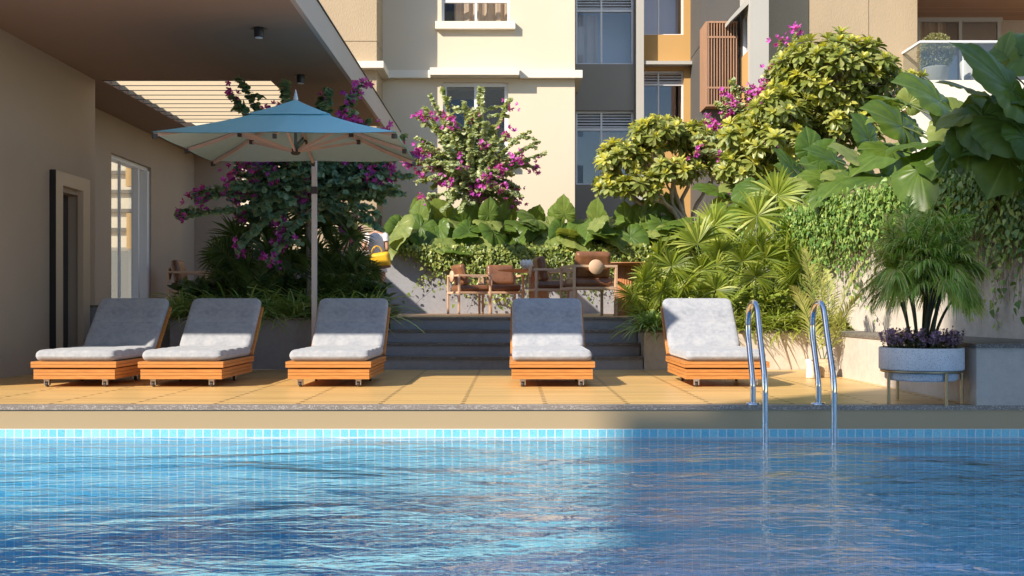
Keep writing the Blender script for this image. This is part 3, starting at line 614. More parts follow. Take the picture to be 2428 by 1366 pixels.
# ================================================================== OBJECTS
def cushion(a, b, c, Rr, r=None, seams=(), amp=0.0, n=30, wav=0.0):
    """flat cushion, half sizes a (x), b (y), c (z); Rr = corner radius in plan; seams = y positions"""
    r = r or c; rng = np.random.RandomState(3)
    def ax(h, n): 
        t = np.linspace(-1, 1, n); e = np.array([1 - .004, 1 - .02, 1 - .05]); t = np.unique(np.concatenate([t, e, -e])); return t * h
    us = ax(a, n); vs = ax(b, max(n, int(n * b / a)))
    if len(seams): vs = np.unique(np.concatenate([vs, *[[s - .012, s - .004, s, s + .004, s + .012] for s in seams]]))
    def sh(x, y):
        ix = max(-(a - Rr), min(a - Rr, x)); iy = max(-(b - Rr), min(b - Rr, y)); ox, oy = x - ix, y - iy
        if ox and oy:
            l2 = math.hypot(ox, oy); li = max(abs(ox), abs(oy)); return ix + ox / l2 * li, iy + oy / l2 * li, Rr - li
        return x, y, min(a - abs(x), b - abs(y))
    nu, nv = len(us), len(vs); top = []; bot = []
    for y in vs:
        for x in us:
            X_, Y_, d = sh(x, y); e = max(0, 1 - d / r); k = math.sqrt(max(0, 1 - e * e))
            bulge = 0
            if len(seams):
                S = [-b, *seams, b]
                for i in range(len(S) - 1):
                    if S[i] <= y <= S[i+1]: t = (y - S[i]) / (S[i+1] - S[i]); bulge = amp * (math.sin(math.pi * min(max(t, 0), 1)) ** 0.45 - 1) * min(1, k)
            top.append((X_, Y_, c * k + bulge + wav * math.sin(x * 9 + y * 5) * k)); bot.append((X_, Y_, -c * k))
    f = []; o = nu * nv
    for j in range(nv - 1):
        for i in range(nu - 1):
            p = j * nu + i; f.append((p, p+1, p+1+nu, p+nu)); f.append((o+p, o+p+nu, o+p+1+nu, o+p+1))
    bd = [i for i in range(nu)] + [j*nu+nu-1 for j in range(1, nv)] + [(nv-1)*nu+i for i in range(nu-2, -1, -1)] + [j*nu for j in range(nv-2, 0, -1)]
    for k in range(len(bd)):
        p, q = bd[k], bd[(k+1) % len(bd)]; f.append((o+p, o+q, q, p))
    return MB().add(top + bot, f, smooth=True)
def T4(loc=(0,0,0), rx=0, ry=0, rz=0):
    return Matrix.Translation(loc) @ Matrix.Rotation(rz, 4, 'Z') @ Matrix.Rotation(ry, 4, 'Y') @ Matrix.Rotation(rx, 4, 'X')

# ---------------- sun loungers (origin = middle of the front foot of the base on the deck)
LW, LL = 0.737, 1.12
def make_lounger():
    t = thing('sun_lounger', 'x', 'sun lounger')
    h = LW / 2; mb = MB()
    def slatted(x0, x1, y0, y1, z0, n, sh, gap):
        for k in range(n):
            a = z0 + k * (sh + gap); mb.box((x0, y0, a), (x1, y1, a + sh))
            if k < n - 1: mb.box((x0 + .006, y0 + .006, a + sh + .0002), (x1 - .006, y1 - .006, a + sh + gap - .0002))
    slatted(-h, h, 0, LL, 0.073, 3, 0.0285, 0.0035)
    obj('base', mb, M['teak'], t, world=False, bevel=0.003)
    mb = MB(); slatted(-h - .018, h + .018, -0.018, LL + .01, 0.178, 2, 0.0255, 0.003); obj('platform', mb, M['teak'], t, world=False, bevel=0.003)
    c = cushion(h - 0.004, LL / 2 + 0.0, 0.052, 0.05, 0.048, [-.28, 0.0, .28], 0.016, n=26)
    c.xf(T4((0, LL / 2 - 0.004, 0.288))); obj('seat_cushion', c, M['velour'], t, world=False)
    ang = R(46); bl = 0.72; hy, hz = LL - 0.03, 0.275      # reclined back hinged at the rear
    Mx = T4((0, hy, hz), rx=ang)
    mb = MB(); mb.box((-h - .012, 0, -0.05), (h + .012, bl - 0.07, -0.022)); mb.xf(Mx); obj('back_frame', mb, M['teak'], t, world=False, bevel=0.003)
    c = cushion(h - 0.004, bl / 2, 0.045, 0.075, 0.04, [-.0], 0.013, n=26); c.xf(Mx @ T4((0, bl / 2, 0.024))); obj('back_cushion', c, M['velour'], t, world=False)
    for s in (-1, 1): obj('back_support', MB().beam((s * .22, LL + .03, 0.22), (s * .22, hy + 0.36, hz + 0.30), 0.03, 0.02), M['teak'], t, world=False)
    for sx in (-1, 1):
        for y in (0.045, LL - 0.30):
            x = sx * 0.265; mb = MB(); mb.box((x - .030, y - .018, 0.066), (x + .030, y + .03, 0.0728))
            mb.box((x - .024, y - .012, 0.018), (x - .015, y + .022, 0.0655)); mb.box((x + .015, y - .012, 0.018), (x + .024, y + .022, 0.0655)); mb.box((x - .0149, y - .004, 0.05), (x + .0149, y + .012, 0.0655))
            cs = obj('caster', mb, M['steelc'], t, world=False)
            q = MB().lathe([(0.0001,-.012),(0.020,-.012),(0.024,-.007),(0.024,.007),(0.020,.012),(0.0001,.012)], n=20); q.xf(T4((x, y + .008, 0.0245), ry=R(90))); obj('wheel', q, M['rubber'], cs, world=False)
    return t
LY = 9.55
lo0 = make_lounger()
LBL = ['leftmost sun lounger, almost fully in shade, next to the metal door', 'second sun lounger from the left, its foot touching the leftmost one', 'sun lounger directly behind which the umbrella pole rises', 'sun lounger standing alone in front of the steps', 'fully sunlit sun lounger beside the pool ladder, at the right']
for i, px in enumerate((175, 428.7, 778.7, 1309.5, 1723)):
    o = lo0 if i == 0 else copy_tree(lo0); o.location = ((px - CX) / 262, LY, 0.0)
    tag(o, LBL[i], 'sun lounger', 'teak sun loungers with grey cushions along the pool')

# ---------------- umbrella
um = thing('umbrella', 'square blue canvas garden umbrella on an offset pole', 'umbrella', (-2.262, 12.07, 0))
cx, cy = -2.245, 10.94; hx, hy = 1.155, 0.99; ze, za = 2.383, 2.865
def canopy_z(u, v, r):      # r 0 centre .. 1 edge
    return za + (ze - za) * (r ** 0.92) - 0.03 * math.sin(math.pi * r)
def canopy(r0, r1, n, lift=0.0, drop=0.0, t=0.004):
    mb = MB(); ring = []; K = 16
    per = []
    for sdx in range(4):
        for k in range(K):
            s = -1 + 2 * k / K; per.append([(s, -1), (1, s), (-s, 1), (-1, -s)][sdx])
    rs = np.linspace(r0, r1, n); v = []
    for r in rs:
        for (a, b) in per:
            m = min(abs(a), abs(b)); sag = -0.012 * math.sin(math.pi * m) * r * (1 if m < .999 else 0)
            v.append((cx + a * hx * r, cy + b * hy * r, canopy_z(a, b, r) + lift + sag + (drop if r == rs[-1] else 0)))
    P = len(per); f = []
    for i in range(n - 1):
        for k in range(P): f.append((i*P+k, i*P+(k+1)%P, (i+1)*P+(k+1)%P, (i+1)*P+k))
    return mb.add(v, f, smooth=False)
obj('canopy', canopy(0.25, 1.0, 14), M['canopy'], um)
obj('lining', canopy(0.04, 0.985, 14, lift=-0.008), M['lining'], um)
obj('vent_flap', canopy(0.02, 0.36, 8, lift=0.018), M['canopy'], um)
mb = MB()
def ed(a, b): return (cx + a * hx, cy + b * hy)
for i in range(4):
    p = [(-1,-1),(1,-1),(1,1),(-1,1)]; a = ed(*p[i]); b = ed(*p[(i+1)%4]); mid = ((a[0]+b[0])/2, (a[1]+b[1])/2)
obj('finial', MB().lathe([(0.0001,0.11),(0.006,0.10),(0.016,0.055),(0.026,0.01),(0.028,0.0),(0.0001,-.01)], (cx, cy, za + 0.012), 20), M['ceramic'], um)
hub = (cx, cy + 0.0, 2.335)
rd = [(-1,-1),(0,-1),(1,-1),(1,0),(1,1),(0,1),(-1,1),(-1,0)]
for (a, b) in rd:
    zz = lambda r: canopy_z(a, b, r) - 0.036
    e = (cx + a*hx*0.985, cy + b*hy*0.985, zz(.985) - .008); s0 = (cx + a*hx*0.04, cy + b*hy*0.04, zz(.04))
    rb_ = MB(); pts = [(cx + a*hx*r, cy + b*hy*r, zz(r) - (.028*0 )) for r in (0.04, 0.35, 0.7, .985)]
    for k in range(3): rb_.beam(pts[k], pts[k+1], 0.022, 0.032)
    ro = obj('rib', rb_, M['umbwood'], um)
    d = np.array([a*hx, b*hy]); d = d / np.linalg.norm(d)
    obj('end_cap', MB().beam(np.array(e) - np.array([d[0]*.03, d[1]*.03, 0]), np.array(e) + np.array([d[0]*.015, d[1]*.015, -.004]), 0.032, 0.045), M['bronze'], ro)
    q = 0.50; jp = np.array((cx + a*hx*q, cy + b*hy*q, zz(q) - .03))
    so_ = obj('strut', MB().beam((hub[0] + d[0]*.04, hub[1] + d[1]*.04, hub[2] + .01), jp, 0.018, 0.026), M['umbwood'], um)
    mbk = MB(); mbk.box(jp - .022, jp + np.array([.022,.022,.02])); obj('bracket', mbk, M['bronze'], so_)
mb = MB().lathe([(0.0001,-.035),(0.03,-.03),(0.05,-.015),(0.05,.03),(0.03,.035),(0.0001,.035)], hub, 12, smooth=False); obj('hub', mb, M['bronze'], um)
obj('inner_pole', MB().tube([(cx, cy, 2.32), (cx, cy, za)], 0.016, 10), M['bluegrey'], um)
obj('pole', MB().beam((-2.262, 12.07, 0.012), (-2.262, 12.07, 2.45), 0.056, 0.05, up=(0,1,0)), M['mast'], um)
obj('mast_arm', MB().beam((-2.262, 12.07, 2.44), (-2.29, 11.75, 2.70), 0.056, 0.05, up=(1,0,0)), M['mast'], um)
obj('arm', MB().beam((-2.28, 11.80, 2.66), (cx, cy + .05, 2.40), 0.03, 0.045), M['bluegrey'], um)
obj('clamp', MB().box((-2.297, 12.03, 2.02), (-2.228, 12.11, 2.10)), M['bronze'], um)
obj('base_plate', MB().box((-2.5, 11.85, 0.0), (-2.0, 12.22, 0.012)), M['mast'], um)

# ---------------- pool ladder rails
def smooth_path(P, it=4):
    P = [np.array(p, float) for p in P]
    for _ in range(it):
        Q = [P[0]]
        for i in range(len(P) - 1): Q += [P[i] * .75 + P[i+1] * .25, P[i] * .25 + P[i+1] * .75]
        Q.append(P[-1]); P = Q
    return np.array(P)
ld = thing('pool_ladder', 'polished steel pool ladder handrails standing at the pool edge', 'pool ladder', (2.05, 7.8, 0))
for x in (1.80, 2.29):
    P = [(7.88,0.001),(7.88,0.10),(7.88,0.17),(7.97,0.36),(8.03,0.50),(8.04,0.62),(8.01,0.71),(7.93,0.755),(7.85,0.765),(7.78,0.745),(7.73,0.69),(7.64,0.48),(7.53,0.27),(7.50,0.17),(7.50,0.0),(7.50,-0.5),(7.50,-0.95)]
    o = obj('handrail', MB().tube(smooth_path([(x, y, z) for y, z in P], 3), 0.0215, 20), M['chrome'], ld)
    obj('flange', MB().lathe([(0.0216,0.004),(0.026,0.018),(0.05,0.012),(0.055,0.0005)], (x, 7.88, 0), 28), M['chrome'], o)

# ---------------- potted palm on stand
PX_, PY_ = 3.10, 7.99; pr = 0.305
pc = (PX_, PY_, 0)
stn = thing('plant_stand', 'round brass plant stand with slim legs under the terrazzo bowl', 'plant stand', pc)
mb = MB(); n = 40
ring = [(PX_ + .285 * math.cos(2*math.pi*k/n), PY_ + .285 * math.sin(2*math.pi*k/n), 0.245) for k in range(n + 1)]
obj('ring', MB().tube(ring, 0.011, 8, cap=False), M['brass'], stn)
for a in (196, 286, 344, 106):
    x, y = PX_ + .285 * math.cos(R(a)), PY_ + .285 * math.sin(R(a)); l = obj('leg', MB().tube([(x, y, 0.001), (x, y, 0.24)], 0.0125, 12), M['brass'], stn)
obj('cross_bar', MB().beam((PX_-.27, PY_, .238), (PX_+.27, PY_, .238), .015, .01), M['brass'], stn)
pt = thing('planter_bowl', 'wide round pale terrazzo planter bowl resting in the brass stand', 'planter', (PX_, PY_, 0.18))
prof = [(0.0001,0.175),(0.245,0.175),(0.262,0.19),(0.262,0.252),(0.30,0.257),(0.305,0.265),(0.305,0.415),(0.303,0.422),(0.290,0.422),(0.288,0.41),(0.288,0.39)]
obj('bowl', MB().lathe(prof, pc, 64), M['terrazzo'], pt); obj('soil', MB().lathe([(0.0001,0.398),(0.2885,0.392)], pc, 32), M['soil'], pt)

# ---------------- vases by the wall
vx, vy = X(1957, 10.9), 10.9
v1 = thing('woven_basket', 'woven beige basket pot holding the pale palm at the foot of the wall', 'basket', (vx, vy, 0))
wv = MB(); pr_ = []
for k in range(26):
    z = .19 * k / 25; pr_.append((0.068 + .016 * math.sin(math.pi * k / 25) + (.0035 if k % 2 else 0), z + .001))
wv.lathe([(0.0001,0.001)] + pr_ + [(0.06,0.19),(0.058,0.15),(0.0001,0.15)], (vx, vy, 0), 48, smooth=False, flute=0.04, nf=24)
bm_ = plain('wicker', (0.50, 0.38, 0.24), 0.8, var=0.25, scale=30, fine=80, bs_=0.5)
obj('basket', wv, bm_, v1)
v2x, v2y = X(1922, 10.75), 10.75
v2 = thing('ceramic_vase', 'ivory vase with brown brush figures standing beside the woven basket', 'vase', (v2x, v2y, 0))
vm, nt, b = newmat('painted_ceramic'); cc = coords(nt, (1,1,.5)); nn = noise(nt, cc, 13, 2, 0.5, 1.2); nt.links.new(ramp(nt, nn, [(0.5, (0.75,0.70,0.62)), (0.56, (0.75,0.70,0.62)), (0.58, (0.30,0.12,0.05)), (0.7, (0.35,0.15,0.07))]), b.inputs['Base Color']); b.inputs['Roughness'].default_value = 0.35
obj('vase', MB().lathe([(0.0001,.001),(0.045,.001),(0.052,.01),(0.045,.06),(0.040,.10),(0.046,.15),(0.055,.192),(0.050,.194),(0.042,.18),(0.0001,.16)], (v2x, v2y, 0), 32), vm, v2)
lx, ly_ = X(1999, 11.4), 11.4
ul = thing('uplight', 'small black ground spotlight at the foot of the pale side wall', 'light', (3.395, 11.2, 0))
obj('housing', MB().lathe([(0.0001,.001),(0.03,.001),(0.032,.05),(0.026,.07),(0.0001,.072)], (3.39, 11.2, 0), 20), M['black'], ul); obj('bracket', MB().box((3.412, 11.18, .001), (3.430, 11.22, .09)), M['black'], ul)

# ---------------- dining chairs and tables
def make_chair():
    t = thing('armchair', 'x', 'chair'); h = 0.30; p = 0.036; za_ = 0.70; zs = 0.40; W = M['chairw']
    for sx in (-1, 1):
        for sy in (-1, 1):
            obj('leg', MB().box((sx*h - p/2, sy*h - p/2, 0.001), (sx*h + p/2, sy*h + p/2, za_ - p)), W, t, world=False, bevel=.003)
        obj('armrest', MB().box((sx*h - p/2, -h - p/2, za_ - p + .001), (sx*h + p/2, h + p/2, za_)), W, t, world=False, bevel=.003)
    mb = MB(); mb.box((-h + p/2 + .0005, h - p/2, za_ - p + .001), (h - p/2 - .0005, h + p/2, za_ - .001)); obj('back_rail', mb, W, t, world=False, bevel=.003)
    mb = MB()
    for s in (-1, 1): mb.box((-h + p/2 + .0005, s*h - p/2 + .001, zs - p), (h - p/2 - .0005, s*h + p/2 - .001, zs)); mb.box((s*h - p/2 + .001, -h + p/2 + .0005, zs - p), (s*h + p/2 - .001, h - p/2 - .0005, zs))
    for k in range(5): x = -.22 + .11 * k; mb.box((x - .025, -h + p/2 + .001, zs - .02), (x + .025, h - p/2 - .001, zs - .004))
    obj('seat_frame', mb, W, t, world=False)
    q = MB().lathe([(0.0001,-.012),(0.098,-.012),(0.102,-.006),(0.102,.006),(0.098,.012),(0.0001,.012)], n=40); q.xf(T4((0, h + p/2 + .014, za_ - .03), rx=R(90))); obj('back_disc', q, W, t, world=False)
    c = cushion(h - .026, h - .03, .062, .05, .05, n=20, wav=.004); c.xf(T4((0, -.005, zs + .062))); obj('seat_cushion', c, M['leather'], t, world=False)
    c = cushion(h - .045, .19, .07, .05, .06, n=20, wav=.008); c.xf(T4((0, h - .12, zs + .30), rx=R(78))); obj('back_cushion', c, M['leather'], t, world=False)
    return t
# local -y is the front of the chair
ch0 = make_chair()
def wxy(px, D): return (X(px, D), D, TER + .001)
CH = [((1113, 18.9), 90 + 22, 'armchair left of the round table, its back disc seen edge-on'),
      ((1192, 18.9), 14, 'armchair behind the left rim of the round table, facing the pool'),
      ((1310, 15.95), 90 + 8, 'armchair seen side-on between the big front chair and the round table'),
      ((1395, 14.65), 180 + 14, 'nearest armchair, its round back disc turned to the camera'),
      ((452, 17.2), 90 + 6, 'armchair in the shade of the pavilion, left of the dark shrubs'),
      ((845, 18.0), 100, 'armchair half hidden by palm leaves beside the standing women'),
      ((640, 17.6), 250, 'armchair hidden deep behind the dark shrubs under the umbrella')]
for i, ((px, D), a, lb) in enumerate(CH):
    o = ch0 if i == 0 else copy_tree(ch0); o.location = wxy(px, D); o.rotation_euler = (0, 0, R(a)); tag(o, lb, 'chair', 'timber armchairs with brown leather cushions on the terrace')
def table(px, D, r, lb, pr=.2):
    x, y, z = wxy(px, D); t = thing('table', lb, 'table', (x, y, z), group='round timber dining tables on the terrace')
    obj('tabletop', MB().lathe([(0.0001,.72),(r*.55,.715),(r-.01,.742),(r,.748),(r-.002,.756),(0.0001,.757)], (x, y, z), 64), M['tablew'], t)
    obj('pedestal', MB().lathe([(pr+.01,.0),(pr+.01,.02),(pr,.021),(pr,.715)], (x, y, z), 144, smooth=False, flute=-.06, nf=36), M['tablew'], t)
    return x, y, z + .757
tx, ty, tz = table(1278, 18.0, .70, 'round timber table with fluted pedestal carrying the white bowls', .17)
def bowl(x, y, z, s, lb):
    t = thing('bowl', lb, 'bowl', (x, y, z), group='white lotus shaped bowls on the round table'); n = 9; mb = MB()
    for ring, (r0, r1, h, off) in enumerate(((.5, 1.0, 1.0, 0), (.45, .85, 1.1, .5))):
        for k in range(n):
            a = 2*math.pi*(k+off)/n; d = np.array([math.cos(a), math.sin(a)]); p = np.array([-d[1], d[0]]); v = []
            for q, (rr, w_, zz) in enumerate(((.3,.12,.0),(.95,.30,.3),(1.0,.30,.7),(.9,.02,1.0))):
                for sgn in (-1, 1): e = d * rr * r1 * s + p * w_ * sgn * s; v.append((x + e[0], y + e[1], z + .002 + zz * h * s * 1.3))
            mb.add(v, [(0,1,3,2),(2,3,5,4),(4,5,7,6)], smooth=True)
    mb.lathe([(0.0001,.001),(.4*s,.001),(.6*s,.25*s),(.0001,.3*s)], (x, y, z), 20); obj('petals', mb, M['ceramic'], t)
bowl(X(1250,17.6), 17.6, tz + .001, .115, 'larger white lotus bowl near the left rim of the table'); bowl(X(1272,17.75)+.03, 17.7, tz + .001, .05, 'smaller white lotus bowl beside the larger one')
table(1490, 15.3, .52, 'second timber table, mostly behind the fan palms at right', .21)
table(600, 17.9, .45, 'timber table behind the dark shrubs under the umbrella', .12)

# ---------------- people
def skin_body(name, P, E, parent, mat, root=0, lv=2):
    """P: list of (x,y,z,rx,ry); E: edges"""
    me = bpy.data.meshes.new(name); me.from_pydata([p[:3] for p in P], E, []); me.materials.append(mat)
    o = bpy.data.objects.new(name, me); COL.objects.link(o); o.parent = parent
    s = o.modifiers.new('skin', 'SKIN'); s.use_smooth_shade = True
    sv = me.skin_vertices[0].data
    for i, p in enumerate(P): sv[i].radius = (p[3], p[4] if len(p) > 4 else p[3]); sv[i].use_root = (i == root)
    ss = o.modifiers.new('sub', 'SUBSURF'); ss.levels = lv; ss.render_levels = lv
    return o
def figure(label, loc, rz, armL, armR, cloth, sit=False, skirt=True, hairlen=.22, scale=1.0, cat='person'):
    """facing local -y; arms: (elbow, wrist) positions relative"""
    t = thing('person', label, cat, loc, rz); t.scale = (scale,)*3
    hipz = .92 if not sit else .50
    dz = hipz - .92
    P = [(0,0,.93+dz,.12,.095),(0,0,1.08+dz,.105,.08),(0,0.0,1.25+dz,.13,.095),(0,.0,1.39+dz,.10,.075),(0,.0,1.465+dz,.045,.047),(0,-.01,1.53+dz,.05,.055),(0,-.02,1.60+dz,.075,.09),(0,-.015,1.68+dz,.066,.08)]
    E = [(i, i+1) for i in range(7)]
    def leg(s):
        b = len(P)
        if sit: P.extend([(s*.09,-.02,.50,.085),(s*.10,-.40,.50,.062),(s*.10,-.44,.27,.047),(s*.10,-.42,.08,.034),(s*.105,-.50,.035,.032),(s*.11,-.58,.025,.022)])
        else: P.extend([(s*.085,0,.86,.085),(s*.09,-.01,.66,.072),(s*.09,-.015,.48,.052),(s*.09,.015,.32,.048),(s*.09,.02,.09,.032),(s*.095,-.05,.04,.032),(s*.10,-.13,.025,.024)])
        E.append((0, b)); E.extend([(b+i, b+i+1) for i in range(len(P) - b - 1)])
    leg(-1); leg(1)
    def arm(s, el, wr):
        b = len(P); sh = np.array((s*.165, 0, 1.385+dz)); el = np.array(el, float); wr = np.array(wr, float); el[2] += dz; wr[2] += dz
        P.append((*sh, .045)); P.append((*((sh+el)/2), .042)); P.append((*el, .034)); P.append((*((el+wr)/2), .033)); P.append((*wr, .023)); E.append((3, b)); E.extend([(b+i, b+i+1) for i in range(4)])
        d = (wr - el) / np.linalg.norm(wr - el); sd = np.cross(d, (0, 0, 1)); sd /= max(np.linalg.norm(sd), 1e-6); dn = np.cross(sd, d)
        k = len(P); pm = wr + d * .05; P.append((*pm, .030, .018)); E.append((b+4, k))
        for i, ln in enumerate((.070, .078, .074, .060)):
            o_ = sd * (-.024 + .016 * i); a = pm + d * .03 + o_; m_ = a + d * ln * .5 - dn * .004; e = a + d * ln * .8 - dn * ln * .45; q = len(P)
            P.extend([(*a, .009), (*m_, .008), (*e, .0065)]); E.extend([(k, q), (q, q+1), (q+1, q+2)])
        q = len(P); a = wr + d * .03 - sd * .03 - dn * .012; e = a + d * .045 - sd * .012 - dn * .014; P.extend([(*a, .010), (*e, .008)]); E.extend([(k, q), (q, q+1)])
    arm(-1, *armL); arm(1, *armR)
    skin_body('body', P, E, t, M['skin'])
    # clothing
    mb = MB(); n = 28; prof = [(.040,1.452),(.075,1.43),(.135,1.40),(.150,1.30),(.142,1.2),(.122,1.09),(.142,.98),(.162,.90)]
    if not sit and skirt: prof += [(.172,.82),(.182,.74)]
    v = []; f = []
    for i, (r, z) in enumerate(prof):
        for k in range(n):
            a = 2*math.pi*k/n; rip = 1 + (.04 * math.sin(a*7) if z < .9 else 0); v.append((r*1.08*rip*math.cos(a), r*.76*rip*math.sin(a), z+dz))
    for i in range(len(prof)-1):
        for k in range(n): f.append((i*n+k, i*n+(k+1)%n, (i+1)*n+(k+1)%n, (i+1)*n+k))
    mb.add(v, f, smooth=True); obj('dress' if skirt else 'shirt', mb, cloth, t, world=False)
    if sit: obj('skirt', cushion(.19, .24, .075, .06, .06, n=14).xf(T4((0, -.2, .53))), cloth, t, world=False)
    for s in (-1, 1):
        sh = np.array((s*.155, 0, 1.385+dz)); el = np.array((armL, armR)[(s+1)//2][0], float); el[2] += dz; e = sh + (el - sh) * .42
        obj('sleeve', MB().tube([sh + np.array([-s*.03, 0, .012]), sh, (sh+e)/2, e], [.058,.062,.06,.064], 14), cloth, t, world=False)
    # hair, ears, nose, eyes
    mb = MB(); v = []; f = []; nn, mm = 18, 9
    hc = np.array((0, -.005, 1.655+dz))
    for i in range(mm):
        th = math.pi * (.02 + .62 * i / (mm-1))
        for k in range(nn):
            a = 2*math.pi*k/nn; r = math.sin(th); y = math.sin(a)*r; x = math.cos(a)*r; z = math.cos(th)
            back = y > -.35; zz = z * .115 if back or z > .35 else .35 * .115
            if back and i > mm - 3: zz -= hairlen * (i - mm + 3) * .5
            v.append((hc[0] + x*.088, hc[1] + y*.108 + .004, hc[2] + zz))
    for i in range(mm-1):
        for k in range(nn): f.append((i*nn+k, i*nn+(k+1)%nn, (i+1)*nn+(k+1)%nn, (i+1)*nn+k))
    mb.add(v, f, smooth=True); obj('hair', mb, M['hair'], t, world=False)
    hz = 1.615 + dz; obj('nose', MB().tube([(0,-.098,hz+.02),(0,-.112,hz-.012),(0,-.10,hz-.022)], [.006,.012,.008], 8), M['skin'], t, world=False)
    for s in (-1, 1):
        obj('ear', cushion(.012,.02,.006,.01,.005,n=6).xf(T4((s*.078, .0, hz), ry=R(80))), M['skin'], t, world=False)
        obj('eye', MB().lathe([(0.0001,.006),(.005,.004),(.008,0)], n=10).xf(T4((s*.03, -.096, hz+.02), rx=R(90))), M['black'], t, world=False)
    obj('mouth', MB().tube([(-.022,-.094,hz-.045),(0,-.1,hz-.047),(.022,-.094,hz-.045)], .005, 6), M['flower_lip'] if 'flower_lip' in M else M['bag'], t, world=False)
    return t
M['flower_lip'] = plain('lip', (0.35, 0.10, 0.08), 0.5)
pA = figure('woman in a short white patterned dress carrying a yellow bag, seen from behind', (X(893,18.6), 18.6, TER), R(172), ((-.20,.02,1.14), (-.10,-.20,1.10)), ((.24,.03,1.15), (.06,-.14,1.19)), M['dress'], hairlen=.10)
pB = figure('person in a black short-sleeved top with a bent bare arm, half hidden by leaves', (X(832,18.2), 18.2, TER), R(-100), ((-.22,.04,1.14), (-.20,-.20,1.10)), ((.24,0,1.14), (.16,-.24,1.10)), M['blackc'])
pC = figure('seated woman in a blue printed dress, glimpsed through the dark shrubs', (X(588,18.45), 18.45, TER - .03), R(20), ((-.2,-.08,1.16), (-.12,-.3,1.12)), ((.2,-.08,1.16), (.1,-.3,1.12)), M['floral'], sit=True)
seat_ = copy_tree(ch0); seat_.location = (X(588,18.45), 18.5, TER + .001); seat_.rotation_euler = (0, 0, R(20)); tag(seat_, 'armchair in which the woman in the blue printed dress sits', 'chair')
bx, by, bz_ = X(897, 18.35), 18.33, Z(618, 18.35)
bgt = thing('handbag', 'soft yellow leather handbag hanging from the bent arm of the woman in white', 'bag', (bx, by, bz_ - .14))
mb = cushion(.215, .135, .085, .06, .075, n=18, wav=.01); mb.xf(T4((bx, by, bz_), rx=R(90), ry=R(-8))); obj('bag_body', mb, M['bag'], bgt)
a = np.linspace(0, math.pi, 14); 
for s in (-.05, .05): obj('handle', MB().tube([(bx - .02 + .09*math.cos(t), by + s, bz_ + .12 + .13*math.sin(t)) for t in a], .008, 8), M['bag'], bgt)
obj('base_trim', cushion(.21, .085, .02, .05, .018, n=10).xf(T4((bx + .01, by, bz_ - .128), ry=R(-8))), M['leather'], bgt)

# ---------------- balcony planters
def balpot(px, lb, ball=True):
    D = 22.95; x = X(px, D); t = thing('potted_shrub', lb, 'plant', (x, D, bz))
    obj('pot', MB().lathe([(0.0001,0),(.22,0),(.27,.36),(.28,.38),(.25,.385),(.0001,.33)], (x, D, bz + .002), 28), M['greyp'], t)
    return t, x, D
BT = balpot(2219, 'clipped round topiary in a grey pot behind the balcony glass')
bp2 = thing('armchair', 'pale cushioned chair standing on the balcony beside the topiary', 'chair', (X(2330,23.6), 23.6, bz))
obj('seat_cushion', cushion(.35,.35,.09,.1,.09,n=14).xf(T4((X(2330,23.6), 23.6, bz+.36))), M['lgrey'], bp2); obj('back_cushion', cushion(.35,.25,.09,.1,.09,n=14).xf(T4((X(2330,23.6), 23.95, bz+.55), rx=R(80))), M['lgrey'], bp2)
obj('frame', MB().box((X(2330,23.6)-.38, 23.25, bz+.15), (X(2330,23.6)+.38, 24.0, bz+.26)), M['greyp'], bp2)
for s in (-1,1): obj('leg', MB().box((X(2330,23.6)+s*.36-.02, 23.27, bz+.001), (X(2330,23.6)+s*.36+.02, 23.98, bz+.149)), M['greyp'], bp2)
